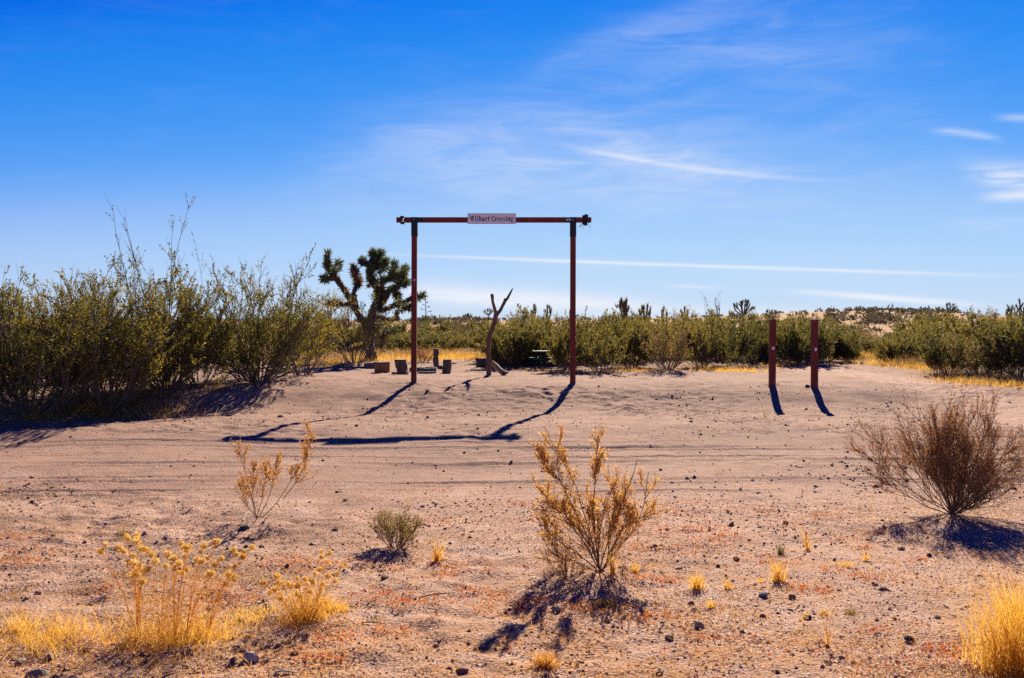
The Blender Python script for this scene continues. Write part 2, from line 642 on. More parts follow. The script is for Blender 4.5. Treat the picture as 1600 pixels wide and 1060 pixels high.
def ground_mat():
    m, g, b, out = principled('desert_ground')
    geo = g.n('ShaderNodeNewGeometry')
    pos = geo.outputs['Position']
    sep = g.n('ShaderNodeSeparateXYZ')
    g.put(sep.inputs[0], pos)
    y = sep.outputs[1]
    big = g.noise(pos, 0.35, 4, 0.6, 0.3)
    mid = g.noise(pos, 1.7, 6, 0.65, 0.2)
    fin = g.noise(pos, 11, 6, 0.7)
    gr = g.noise(pos, 55, 3, 0.7)
    # pale packed sand to browner gravelly soil
    c = g.ramp(mid, [(0.28, (.27, .138, .078)), (0.5, (.47, .275, .175)), (0.72, (.60, .385, .265))])
    c = g.mix(g.math('MULTIPLY', g.sstep(big, .42, .66), .55), c, (.36, .195, .11, 1))
    c = g.mix(g.math('MULTIPLY', g.sstep(fin, .56, .74), .5), c, (.17, .09, .06, 1))
    c = g.mix(g.math('MULTIPLY', g.sstep(fin, .44, .26), .4), c, (.50, .33, .25, 1))
    # single grains
    vo = g.n('ShaderNodeTexVoronoi')
    vo.inputs['Scale'].default_value = 42
    g.put(vo.inputs['Vector'], pos)
    hsv = g.n('ShaderNodeSeparateColor')
    g.put(hsv.inputs[0], vo.outputs['Color'])
    grain = g.ramp(hsv.outputs[0], [(0, (.16, .09, .07)), (.10, (.34, .20, .14)), (.22, (.48, .295, .205)), (.8, (.55, .35, .25)), (.93, (.60, .44, .36)), (1, (.72, .62, .56))])
    c = g.mix(0.5, c, grain)
    vo2 = g.n('ShaderNodeTexVoronoi')
    vo2.inputs['Scale'].default_value = 95
    g.put(vo2.inputs['Vector'], pos)
    sc2 = g.n('ShaderNodeSeparateColor')
    g.put(sc2.inputs[0], vo2.outputs['Color'])
    grain2 = g.ramp(sc2.outputs[1], [(0, (.09, .05, .04)), (.10, (.28, .15, .095)), (.22, (.46, .275, .18)), (.7, (.54, .335, .225)), (.86, (.60, .42, .32)), (1, (.84, .76, .70))])
    c = g.mix(0.45, c, grain2)
    vo3 = g.n('ShaderNodeTexVoronoi')
    vo3.inputs['Scale'].default_value = 17
    g.put(vo3.inputs['Vector'], pos)
    sc3 = g.n('ShaderNodeSeparateColor')
    g.put(sc3.inputs[0], vo3.outputs['Color'])
    c = g.mix(g.math('MULTIPLY', g.math('GREATER_THAN', sc3.outputs[0], .88), .4), c, (.25, .14, .09, 1))
    # near camera: litter-stained soil
    nearf = g.math('MULTIPLY', g.sstep(g.math('MULTIPLY_ADD', mid, 3.0, y), 12.0, 7.5), g.sstep(g.noise(pos, 3.2, 5, .7), .46, .62))
    c = g.mix(g.math('MULTIPLY', nearf, .6), c, (.46, .22, .08, 1))
    # road: paler, pinker, packed
    rd = g.math('MULTIPLY', g.sstep(y, 10.5, 12.5), g.sstep(y, 18.2, 16.2))
    c = g.mix(g.math('MULTIPLY', rd, .40), c, (.44, .275, .20, 1))
    wash = g.math('MULTIPLY', g.sstep(g.noise(pos, .8, 3, .5, .6), .56, .70), g.sstep(y, 20, 12))
    c = g.mix(g.math('MULTIPLY', wash, .5), c, (.55, .42, .35, 1))
    x = sep.outputs[0]
    pn = g.noise(pos, .9, 6, .7, .5)
    brown = g.math('MULTIPLY', g.sstep(pn, .44, .60), g.math('MULTIPLY', g.sstep(g.math('MULTIPLY_ADD', pn, 4.0, x), 3.0, -.5), g.math('MULTIPLY', g.sstep(y, 5.5, 7.5), g.sstep(y, 13, 10.5))))
    c = g.mix(g.math('MULTIPLY', brown, .62), c, (.22, .12, .07, 1))
    bank = g.math('MULTIPLY', g.sstep(pn, .42, .62), g.math('MULTIPLY', g.sstep(y, 17, 20), g.sstep(y, 27, 24)))
    c = g.mix(g.math('MULTIPLY', bank, .45), c, (.27, .155, .10, 1))
    gold = g.math('MULTIPLY', g.sstep(g.noise(pos, 2.1, 6, .7, .4), .42, .60), g.sstep(g.math('MULTIPLY_ADD', pn, 2.0, y), 7.4, 5.9))
    c = g.mix(g.math('MULTIPLY', gold, .6), c, (.47, .235, .085, 1))
    soil = g.math('MULTIPLY', g.sstep(g.math('MULTIPLY_ADD', pn, 3.0, y), 11.5, 14.5), g.sstep(y, 46, 38))
    c = g.mix(g.math('MULTIPLY', soil, g.math('MULTIPLY_ADD', g.sstep(pn, .38, .62), .35, .30)), c, (.27, .165, .122, 1))
    yk = g.math('SUBTRACT', y, 27.0)
    dx = g.math('ABSOLUTE', g.math('SUBTRACT', x, g.math('MULTIPLY_ADD', g.math('MULTIPLY', yk, yk), -.014, 11.2)))
    trk = g.math('MULTIPLY', g.sstep(g.math('MULTIPLY_ADD', mid, .6, dx), 1.9, .9), g.math('MULTIPLY', g.sstep(y, 16.5, 20), g.sstep(y, 40, 34)))
    c = g.mix(g.math('MULTIPLY', trk, .6), c, (.58, .385, .28, 1))
    # straw covered slopes far away
    farf = g.sstep(g.math('MULTIPLY_ADD', big, 14, y), 42, 62)
    straw = g.ramp(g.noise(pos, 0.22, 6, .65), [(.32, (.22, .12, .070)), (.5, (.40, .225, .080)), (.68, (.54, .32, .09))])
    c = g.mix(g.math('MULTIPLY', farf, .93), c, straw)
    g.put(b.inputs['Base Color'], c)
    b.inputs['Roughness'].default_value = 0.95
    b.inputs['Specular IOR Level'].default_value = 0.1
    h = g.math('ADD', g.math('MULTIPLY', fin, .6), g.math('MULTIPLY', gr, .28))
    h = g.math('MULTIPLY_ADD', vo.outputs['Distance'], -.25, h)
    bp = g.n('ShaderNodeBump')
    bp.inputs['Strength'].default_value = 0.8
    bp.inputs['Distance'].default_value = 0.045
    g.put(bp.inputs['Height'], h)
    g.put(b.inputs['Normal'], bp.outputs[0])
    return m


MAT = {
    'ground': ground_mat(),
    'creosote': leaf_mat('creosote_leaf', [(0, (.045, .052, .012)), (.3, (.090, .096, .020)), (.6, (.150, .138, .026)), (.85, (.29, .215, .040)), (1, (.40, .23, .06))], .48, (1.5, 1.35, .7)),
    'creosote_far': leaf_mat('creosote_leaf_far', [(0, (.058, .062, .024)), (.4, (.125, .122, .040)), (.75, (.205, .178, .056)), (1, (.36, .26, .09))], .46, (1.45, 1.35, .75)),
    'twig_grey': bark_mat('grey_twig_bark', (.10, .08, .07), (.26, .21, .18), 30, .3),
    'twig_pale': bark_mat('bleached_dead_wood', (.34, .30, .27), (.55, .50, .45), 30, .3),
    'twig_brown': bark_mat('brown_twig_bark', (.13, .075, .045), (.25, .15, .085), 30, .2),
    'dry_orange': leaf_mat('dry_orange_seed', [(0, (.34, .14, .03)), (.4, (.56, .26, .045)), (.75, (.70, .36, .07)), (1, (.76, .48, .15))], .55),
    'dry_brown': leaf_mat('dry_brown_seed', [(0, (.12, .05, .025)), (.4, (.28, .125, .048)), (.75, (.42, .19, .065)), (1, (.56, .28, .09))], .42),
    'green_dry': leaf_mat('dull_green_leaf', [(0, (.12, .10, .026)), (.5, (.26, .19, .046)), (1, (.44, .30, .08))], .45),
    'straw': leaf_mat('golden_straw', [(0, (.58, .30, .035)), (.4, (.76, .44, .055)), (.8, (.84, .54, .09)), (1, (.88, .68, .26))], .55),
    'straw_orange': leaf_mat('orange_straw', [(0, (.48, .22, .04)), (.5, (.68, .36, .06)), (1, (.80, .54, .15))], .5),
    'puff': leaf_mat('puff_bristle', [(0, (.56, .32, .06)), (.5, (.76, .49, .11)), (1, (.88, .70, .30))], .6),
    'straw_dull': leaf_mat('dull_straw', [(0, (.30, .17, .06)), (.4, (.46, .28, .10)), (.8, (.58, .38, .13)), (1, (.66, .50, .26))], .45),
    'joshua_leaf': leaf_mat('joshua_leaf', [(0, (.045, .068, .035)), (.5, (.10, .140, .062)), (.85, (.20, .22, .09)), (1, (.36, .31, .14))], .32, rough=.65, spec=.15),
    'joshua_dead': leaf_mat('joshua_dead_leaf', [(0, (.14, .075, .035)), (1, (.34, .20, .09))], .25),
    'joshua_bark': bark_mat('joshua_bark', (.055, .040, .032), (.16, .12, .095), 16, .9, (1, 1, 1)),
    'red_paint': paint_mat('oxide_red_paint', (.19, .028, .019), (.20, .085, .055), .585),
    'black_metal': plain('black_iron', (.016, .017, .022), .45),
    'white_tag': plain('white_tag', (.82, .79, .77), .6),
    'sign_white': plain('sign_board', (.95, .94, .93), .5),
    'sign_edge': plain('sign_edge_band', (.52, .40, .48), .6),
    'letter': plain('letter_black', (.012, .011, .014), .6),
    'dead_wood': bark_mat('dead_tree_wood', (.075, .045, .033), (.23, .145, .105), 22, .6, (1, 1, .2)),
    'log_pale': bark_mat('weathered_log', (.20, .13, .085), (.42, .30, .20), 20, .5, (1, 1, .3)),
    'stump_dark': bark_mat('stump_bark', (.055, .042, .036), (.17, .125, .10), 18, .7, (1, 1, .3)),
    'cut_wood': bark_mat('sawn_wood', (.17, .095, .045), (.30, .175, .08), 26, .3, (1, 1, .3)),
    'concrete': bark_mat('grey_concrete', (.13, .115, .108), (.25, .225, .21), 20, .3, (1, 1, 1)),
    'green_paint': paint_mat('faded_green_paint', (.045, .085, .055), (.12, .14, .11), .62, .7, 12, (.2, 1, 1)),
    'rust': bark_mat('rusty_steel', (.075, .035, .022), (.17, .085, .055), 25, .3, (1, 1, 1)),
    'pebble': island_mat('pebble_mix', [(0, (.08, .05, .042)), (.2, (.20, .115, .08)), (.5, (.36, .21, .14)), (.72, (.48, .30, .205)), (.84, (.60, .46, .37)), (1, (.80, .74, .70))]),
    'clod': island_mat('dark_clod', [(0, (.07, .046, .036)), (.4, (.16, .095, .066)), (1, (.32, .19, .125))]),
    'litter': island_mat('plant_litter', [(0, (.06, .04, .03)), (.2, (.22, .12, .06)), (.4, (.46, .22, .07)), (.65, (.58, .28, .07)), (.82, (.62, .40, .16)), (.93, (.60, .50, .40)), (1, (.76, .70, .64))], transl=.3),
    'redcover': island_mat('red_ground_cover', [(0, (.36, .04, .02)), (.15, (.56, .10, .030)), (.35, (.66, .22, .035)), (.8, (.70, .30, .05)), (1, (.66, .40, .12))], transl=.35),
    'car_blue': plain('car_paint_pale_blue', (.50, .60, .72), .3),
    'glass_dark': plain('dark_glass', (.02, .025, .03), .1),
    'tyre': plain('tyre_rubber', (.02, .02, .02), .8),
}


def stone_mat(name, c0, c1):
    return bark_mat(name, c0, c1, 16, .6, (1, 1, 1))


STONE = {
    'tan': stone_mat('tan_stone', (.36, .23, .13), (.58, .42, .28)),
    'brown': stone_mat('brown_stone', (.22, .125, .075), (.38, .24, .15)),
    'red': stone_mat('reddish_stone', (.20, .09, .065), (.36, .19, .135)),
    'dark': stone_mat('dark_stone', (.06, .046, .040), (.15, .115, .095)),
    'grey': stone_mat('grey_stone', (.19, .155, .145), (.36, .30, .28)),
    'pale': stone_mat('pale_quartz_stone', (.40, .33, .28), (.62, .55, .48)),
}


# ------------------------------------------------------------------ ground sheet
def axis(parts):
    a = np.concatenate(parts)
    return np.unique(np.round(a, 4))


gx = np.concatenate([np.arange(0, 5, .05), np.arange(5, 14, .1), np.arange(14, 34, .5), np.geomspace(34, 4000, 46)])
gx = np.unique(np.concatenate([-gx, gx]))
gy = np.concatenate([-np.geomspace(4000, 6, 24), np.arange(-5, 3.5, .5), np.arange(3.5, 12, .035), np.arange(12, 27, .05),
                     np.arange(27, 46, .2), np.arange(46, 100, 1.0), np.arange(100, 260, 2.5), np.geomspace(260, 5000, 30)])
gy = np.unique(gy)
XX, YY = np.meshgrid(gx, gy)
ZZ = hgt(XX, YY)
nx, ny = len(gx), len(gy)
ii = np.arange(nx * ny).reshape(ny, nx)
gf = np.stack([ii[:-1, :-1], ii[:-1, 1:], ii[1:, 1:], ii[1:, :-1]], -1).reshape(-1, 4)
ground = obj('ground', mesh('ground', np.stack([XX, YY, ZZ], -1).reshape(-1, 3), gf, MAT['ground'], True))
ground['kind'] = 'structure'
ground['label'] = 'pinkish tan desert sand with wheel tracks'


# ------------------------------------------------------------------ gate
def wob_box(lo, hi, axis_, seg, rng, amp, mat, name, bev=0.008):
    mb = MB()
    mb.box(lo, hi, bev=bev)
    return mb.mesh(name, mat)


rng = np.random.RandomState(3)
GY = 25.75
pl, pr = P(646.5, GY), P(895, GY)
zb = Z(344.2, GY)
gate = thing('gateway', 'tall oxide red timber gateway of two posts and a crossbeam', 'gate', ((pl[0] + pr[0]) / 2, GY, 0))
gx0 = gate.location.x
for p, pxt in ((pl, 648.0), (pr, 895.2)):
    mb = MB()
    h = zb - .065
    xt = (pxt - 800) * M(GY) - p[0]
    V0 = MB()
    mb.box((-.07, -.07, -.4), (.07, .07, h), bev=.008)
    me = mb.mesh('post', MAT['red_paint'])
    o = obj('post', me, gate, (p[0] - gx0, 0, 0))
    o.rotation_euler = (0, math.atan2(xt, h), 0)
    # iron strap on top of the post, wraps post and beam
    s = MB()
    s.box((-.078, -.085, h - .36), (.078, -.0715, h + .135), bev=.003)
    s.box((-.078, .0715, h - .36), (.078, .085, h + .135), bev=.003)
    obj('strap', s.mesh('strap', MAT['black_metal']), gate, (p[0] - gx0 + xt * .96, 0, 0))
    for bz in (-.28, -.12, .065):
        b = MB()
        b.tube([(0, -.085, h + bz), (0, -.10, h + bz)], [.014, .012], 6)
        obj('bolt', b.mesh('bolt', MAT['white_tag'] if bz > 0 else MAT['black_metal']), gate, (p[0] - gx0 + xt * .96, 0, 0))
xa, xb = (620 - 800) * M(GY) - gx0, (923.5 - 800) * M(GY) - gx0
mb = MB(); mb.box((xa, -.07, zb - .0625), (xb, .07, zb + .0685), bev=.008)
beam = obj('crossbeam', mb.mesh('crossbeam', MAT['red_paint']), gate)
mb = MB(); mb.box(((708 - 60 - 800) * M(GY) - gx0, -.081, zb - .058), ((661.5 - 800) * M(GY) - gx0, -.0725, zb + .064), bev=.002)
obj('joint_plate', mb.mesh('joint_plate', MAT['black_metal']), gate)
mb = MB(); mb.box(((881 - 800) * M(GY) - gx0, -.081, zb - .058), ((889.7 - 800) * M(GY) - gx0, -.0725, zb + .064), bev=.002)
obj('joint_plate', mb.mesh('joint_plate', MAT['black_metal']), gate)
mb = MB(); mb.box(((884 - 800) * M(GY) - gx0, -.088, zb - .022), ((891.5 - 800) * M(GY) - gx0, -.0865, zb + .028))
obj('number_tag', mb.mesh('number_tag', MAT['white_tag']), gate, label='small white tag with dark markings')
mb = MB()
for k in range(3):
    x = (885.2 + k * 2.1 - 800) * M(GY) - gx0
    mb.box((x, -.0895, zb - .010), (x + .02, -.0883, zb + .018))
obj('tag_print', mb.mesh('tag_print', MAT['letter']), gate)
# pale chip on the left post
mb = MB(); mb.box((-.012, -.076, -.03), (.016, -.0735, .03))
obj('staple_tag', mb.mesh('staple_tag', MAT['white_tag']), gate, ((648 - 800) * M(GY) - gx0, 0, Z(438, GY)))

# lamp clamped on the left end of the beam
lamp = thing('clamp_lamp', 'small dark clamp lamp on the left end of the gateway beam', 'lamp', ((629 - 800) * M(GY), GY, zb - .09))
mb = MB()
mb.box((-.045, -.095, -.01), (.045, -.072, .19), bev=.004); mb.box((-.045, .072, -.01), (.045, .095, .19), bev=.004)
mb.box((-.045, -.095, .16), (.045, .095, .185), bev=.004)
obj('clamp', mb.mesh('clamp', MAT['black_metal']), lamp)
mb = MB(); mb.tube([(.03, -.09, .07), (.03, -.15, .065), (.03, -.17, .06)], [.05, .055, .05], 10)
obj('lamp_head', mb.mesh('lamp_head', MAT['black_metal']), lamp)
mb = MB(); mb.tube([(.035, -.171, .06), (.035, -.178, .06)], [.036, .030], 10)
obj('lens', mb.mesh('lens', MAT['white_tag']), lamp)
# bracket with wire ends on the right end
br = thing('wire_bracket', 'dark wooden cleat with wire ends on the right beam end', 'bracket', ((914 - 800) * M(GY), GY, zb))
from mathutils import Euler
mb = MB(); mb.box((-.05, -.12, -.13), (.05, -.074, .14), bev=.006, rot=Euler((0, R(14), 0)))
obj('cleat', mb.mesh('cleat', MAT['black_metal']), br)
mb = MB(); mb.box((-.05, .074, -.13), (.05, .11, .14), bev=.006, rot=Euler((0, R(-10), 0)))
obj('cleat', mb.mesh('cleat', MAT['black_metal']), br)
for k in range(6):
    a = rng.uniform(-1, 1)
    mb = MB()
    mb.tube([(a * .04, -.12, rng.uniform(-.1, .05)), (a * .12, -.14, -.13 + rng.uniform(-.03, .1)), (a * .17, -.13, -.18 + rng.uniform(-.05, .05))], [.005] * 3, 4)
    obj('wire', mb.mesh('wire', MAT['black_metal']), br)

# sign board with lettering
sx0, sx1 = (731 - 800) * M(GY), (806 - 800) * M(GY)
sz0, sz1 = Z(350.6, GY), Z(334.4, GY)
sign = thing('name_sign', 'white board sign lettered Wilhart Crossing on the gateway beam', 'sign', ((sx0 + sx1) / 2, GY - .0, zb))
W2, H0, H1 = (sx1 - sx0) / 2, sz0 - zb, sz1 - zb
mb = MB(); mb.box((-W2, -.105, H0), (W2, -.075, H1), bev=.004)
obj('board', mb.mesh('board', MAT['sign_white']), sign)
mb = MB()
for lo, hi in (((-W2, H0), (W2, H0 + .014)), ((-W2, H1 - .014), (W2, H1)), ((-W2, H0 + .0145), (-W2 + .014, H1 - .0145)), ((W2 - .014, H0 + .0145), (W2, H1 - .0145))):
    mb.box((lo[0], -.1085, lo[1]), (hi[0], -.1055, hi[1]))
obj('border', mb.mesh('border', MAT['sign_edge']), sign)


def glyphs():
    def rect(x0, y0, x1, y1): return [[(x0, y0), (x1, y0), (x1, y1), (x0, y1)]]
    def quad(*p): return [list(p)]
    def ring(cx, cy, rx, ry, tx, ty, a0=0, a1=360, n=22):
        out = []
        for k in range(n):
            t0, t1 = R(a0 + (a1 - a0) * k / n), R(a0 + (a1 - a0) * (k + 1) / n)
            o = lambda t: (cx + rx * math.cos(t), cy + ry * math.sin(t))
            i = lambda t: (cx + (rx - tx) * math.cos(t), cy + (ry - ty) * math.sin(t))
            out.append([i(t0), o(t0), o(t1), i(t1)])
        return out
    s = .085    # serif thickness
    b = .155    # stem
    X = .68
    gl = {}
    stem = lambda x, h, l=.07, r=.07: rect(x, s, x + b, h) + rect(x - l, 0, x + b + r, s)
    gl['l'] = (.33, stem(.09, 1) + rect(.0, 1 - s, .09, 1))
    gl['i'] = (.33, stem(.09, X) + rect(.0, X - s, .09, X) + rect(.08, .80, .26, .98))
    gl['h'] = (.62, stem(.08, 1, .07, .05) + rect(.0, 1 - s, .08, 1) + stem(.42, .48, .05, .07) + ring(.40, .46, .175, .22, .15, .10, 0, 180))
    gl['n'] = (.62, stem(.08, X, .07, .05) + rect(.0, X - s, .08, X) + stem(.42, .48, .05, .07) + ring(.40, .46, .175, .22, .15, .10, 0, 180))
    gl['r'] = (.46, stem(.08, X, .07, .08) + rect(.0, X - s, .08, X) + ring(.36, .44, .14, .24, .10, .10, 60, 180) + rect(.34, .50, .46, .64))
    gl['t'] = (.40, rect(.10, .14, .10 + b, .90) + rect(0, X - s, .36, X) + ring(.25, .15, .15, .15, .13, .09, 180, 330))
    gl['a'] = (.54, rect(.32, 0, .32 + b, .50) + rect(.32 + b, 0, .54, s) + ring(.27, .50, .20, .19, .13, .09, 0, 165) + ring(.20, .20, .19, .21, .13, .09, 0, 360))
    gl['o'] = (.52, ring(.25, .34, .25, .35, .15, .08))
    gl['s'] = (.46, ring(.22, .50, .20, .19, .12, .09, 20, 270) + ring(.22, .19, .21, .20, .12, .09, -160, 90))
    gl['g'] = (.54, ring(.22, .44, .21, .25, .13, .08) + ring(.24, -.10, .24, .17, .12, .08) + rect(.33, .60, .54, .70) + rect(.06, .05, .18, .22))
    gl['C'] = (.62, ring(.31, .50, .31, .51, .18, .09, 48, 312) + rect(.46, .62, .56, 1.0) + rect(.46, 0.0, .56, .30))
    w = []
    w += quad((.05, 1), (.22, 1), (.36, 0), (.26, 0)) + quad((.36, 0), (.26, 0), (.42, 1), (.50, 1))
    w += quad((.42, 1), (.57, 1), (.70, 0), (.60, 0)) + quad((.70, 0), (.60, 0), (.78, 1), (.86, 1))
    w += rect(-.02, 1 - s, .28, 1) + rect(.38, 1 - s, .62, 1) + rect(.72, 1 - s, .94, 1)
    gl['W'] = (.94, w)
    return gl


gl = glyphs()
text = 'Wilhart Crossing'
adv = [(gl[c][0] if c != ' ' else .22) + .075 for c in text]
fh = .135
fx = (2 * W2 - .11) / sum(adv)
xc = -W2 + .06
zb0 = (H0 + H1) / 2 - fh * .46
for c, a in zip(text, adv):
    if c != ' ':
        mb = MB()
        for k, poly in enumerate(gl[c][1]):
            yy = -.1075 - .00004 * k
            area = sum(poly[i][0] * poly[(i + 1) % 4][1] - poly[(i + 1) % 4][0] * poly[i][1] for i in range(4))
            pp = poly if area > 0 else poly[::-1]
            f_ = [(xc + q[0] * fx, yy, zb0 + q[1] * fh) for q in pp]
            b_ = [(xc + q[0] * fx, -.1052, zb0 + q[1] * fh) for q in pp]
            mb.add(f_ + b_, [[0, 1, 2, 3], [4, 7, 6, 5], [0, 4, 5, 1], [1, 5, 6, 2], [2, 6, 7, 3], [3, 7, 4, 0]])
        obj('letter', mb.mesh('letter', MAT['letter']), sign)
    xc += a * fx

# ------------------------------------------------------------------ two short posts on the right
for px, by, ty, lab, lean in ((1206.5, 603, 499, 'short oxide red post, left of the pair beside the gateway', .004),
                              (1272.5, 605, 500, 'short oxide red post with pale cap, right of the pair', -.004)):
    q = G(px, by)
    h = Z(ty, q[1]) - q[2]
    t = thing('short_post', lab, 'post', q, group='short posts beside the gateway')
    mb = MB(); mb.box((-.072, -.072, -.4), (.072, .072, h), bev=.01)
    o = obj('shaft', mb.mesh('shaft', MAT['red_paint']), t); o.rotation_euler = (0, lean, R(8))
    mb = MB(); mb.box((-.03, -.084, h * .54), (.035, -.0805, h * .54 + .075))
    obj('tag', mb.mesh('tag', MAT['white_tag']), t)
    if px > 1250:
        mb = MB(); mb.box((-.078, -.078, h + .001), (.078, .078, h + .025), bev=.004)
        obj('cap', mb.mesh('cap', MAT['white_tag']), t)


# ------------------------------------------------------------------ camp clearing
def at_px(px, py):
    return G(px, py)


rng = np.random.RandomState(11)


def rough_block(name, w, d, h, mat, topmat=None, lean=(0, 0), taper_=1.0, rng=rng, sides=9):
    """sawn log section, slightly irregular, with a separate cut face"""
    mb = MB()
    zs = np.linspace(-.05, h, 6)
    a = np.arange(sides) / sides * 2 * math.pi
    rr = 1 + .10 * rng.uniform(-1, 1, sides)
    V = []
    for k, z in enumerate(zs):
        f = 1 + (taper_ - 1) * k / 5
        V.append(np.stack([np.cos(a) * rr * w / 2 * f + lean[0] * z, np.sin(a) * rr * d / 2 * f + lean[1] * z, np.full(sides, z)], 1) + rng.normal(size=(sides, 3)) * [.008, .008, 0])
    V = np.vstack(V)
    F = []
    for k in range(5):
        for i in range(sides):
            F.append([k * sides + i, k * sides + (i + 1) % sides, (k + 1) * sides + (i + 1) % sides, (k + 1) * sides + i])
    me = mesh(name, V, np.array(F), mat, False)
    top = V[-sides:]
    tv = np.vstack([top, top.mean(0)[None] + [[0, 0, .006]]])
    tme = mesh('cut_face', tv, np.array([[i, (i + 1) % sides, sides] for i in range(sides)]), topmat or mat)
    return me, tme


def block(name, label, cat, px, py, wpx, hpx, mat, top, lean=(0, 0), tap=1.0, depth=None, group=None):
    q = G(px, py)
    k = M(q[1])
    t = thing(name, label, cat, q, rng.uniform(-.2, .2), group)
    a, b = rough_block('side', wpx * k, (depth or wpx) * k, hpx * k, mat, top, lean, tap)
    obj('side', a, t); obj('cut_face', b, t)
    return t


# squared wooden stool
q = G(597, 582); k = M(q[1])
t = thing('wooden_block', 'squat sawn timber block seat, nearest the joshua tree', 'seat block', q, R(38))
mb = MB(); mb.box((-9 * k, -9 * k, -.04), (9 * k, 9 * k, 15 * k), bev=.015)
obj('block', mb.mesh('block', MAT['cut_wood']), t)
mb = MB(); mb.box((-9.3 * k, -9.3 * k, 15 * k + .002), (9.3 * k, 9.3 * k, 15 * k + .03), bev=.006)
obj('top_board', mb.mesh('top_board', MAT['stump_dark']), t)
q = G(580, 575); k = M(q[1])
t = thing('concrete_slab', 'low grey slab lying behind the sawn timber block', 'slab', q, R(5))
mb = MB(); mb.box((-11 * k, -.25, -.03), (11 * k, .25, 7 * k), bev=.015)
obj('slab', mb.mesh('slab', MAT['concrete']), t)
block('tilted_stump', 'leaning grey-brown log section seat beside the left gate post', 'stump', 630, 585, 19, 24, MAT['stump_dark'], MAT['log_pale'], (-.22, .05), 1.12)
block('upright_stump', 'dark upright log section seat right of the fire ring', 'stump', 697.5, 584, 15, 22, MAT['stump_dark'], MAT['log_pale'], (.06, 0), .9)
block('grey_stump', 'tall weathered grey post stump behind the fire ring', 'stump', 681, 574, 9, 29, MAT['stump_dark'], MAT['log_pale'], (.0, 0), .85)
# fire ring: a steel hoop with stones and a plank
q = G(661, 581); k = M(q[1])
t = thing('fire_ring', 'low round fire ring of concrete blocks in the camp clearing', 'fire ring', q)
rr = 17 * k
for i in range(12):
    a = i / 12 * 2 * math.pi
    mb = MB()
    mb.box((-.085, -.09, -.03), (.085, .09, 7.5 * k * rng.uniform(.85, 1.1)), bev=.012)
    obj('ring_block', mb.mesh('ring_block', MAT['concrete']), t, (math.cos(a) * rr, math.sin(a) * rr, 0), (0, 0, a + R(90)))
mb = MB()
a = np.arange(25) / 24 * 2 * math.pi
pts = np.stack([np.cos(a) * rr * .72, np.sin(a) * rr * .72, np.full(25, .07)], 1)
V, Fq = tube_batch(pts[None], np.full((1, 25), .035), 6); mb.add(V, Fq)
obj('steel_hoop', mb.mesh('steel_hoop', MAT['rust']), t)
q = G(668, 584); k = M(q[1])
t = thing('plank', 'grey weathered plank lying in front of the fire ring', 'plank', q, R(4))
mb = MB(); mb.box((-15 * k, -.07, .0), (14 * k, .07, .05), bev=.006)
obj('board', mb.mesh('board', MAT['concrete']), t)
q = G(621, 584); k = M(q[1])
t = thing('plank', 'short grey plank lying left of the leaning log seat', 'plank', q, R(-6))
mb = MB(); mb.box((-9 * k, -.08, .0), (6 * k, .08, .06), bev=.006)
obj('board', mb.mesh('board', MAT['concrete']), t)

ico_v = None


def rock_mesh(name, seed, mat, sub=2):
    import bmesh
    bm = bmesh.new()
    bmesh.ops.create_icosphere(bm, subdivisions=sub, radius=1.0)
    r = np.random.RandomState(seed)
    dirs = norm(r.normal(size=(9, 3))); offs = r.uniform(.55, .9, 9)
    for v in bm.verts:
        c = np.array(v.co)
        for d, o_ in zip(dirs, offs):       # cut facets
            s = c @ d
            if s > o_:
                c = c - d * (s - o_) * .9
        c = c * (1 + .05 * r.normal())
        v.co = c
    me = bpy.data.meshes.new(name)
    bm.to_mesh(me); bm.free()
    me.materials.append(mat)
    return me


for px, py, w, lab in ((676, 577, 9, 'dark rock at the foot of the grey post stump, left one'), (688, 577, 10, 'dark rock at the foot of the grey post stump, right one'),
                       (758, 575, 7, 'dark rock between the stubby stake and the dead forked tree')):
    q = G(px, py); k = M(q[1])
    o = obj('rock', rock_mesh('rock', px, STONE['dark']), None, q + [0, 0, w * k * .2], (0, 0, px), (w * k * .6, w * k * .5, w * k * .42))
    tag(o, lab, 'rock', 'rocks in the camp clearing')
# stubby stake
q = G(746, 575); k = M(q[1])
t = thing('wooden_stake', 'stubby dark forked stake left of the dead tree', 'stake', q)
mb = MB(); mb.tube([(0, 0, -.05), (.01, 0, 8 * k), (.0, 0, 15 * k)], [3.0 * k, 2.4 * k, 2.0 * k], 7, .1, rng)
obj('stem', mb.mesh('stem', MAT['stump_dark']), t)
mb = MB(); mb.tube([(.01, 0, 8 * k), (-3 * k, 0, 14 * k)], [1.6 * k, 1.3 * k], 6)
obj('stub', mb.mesh('stub', MAT['stump_dark']), t)

# dead forked tree
q = G(764, 588); k = M(q[1])


def tr(pts, base=(764, 588), dz=0.0, jy=None):
    return np.array([((x - base[0]) * k, 0 if jy is None else jy[i], (base[1] - y) * k + dz) for i, (x, y) in enumerate(pts)])


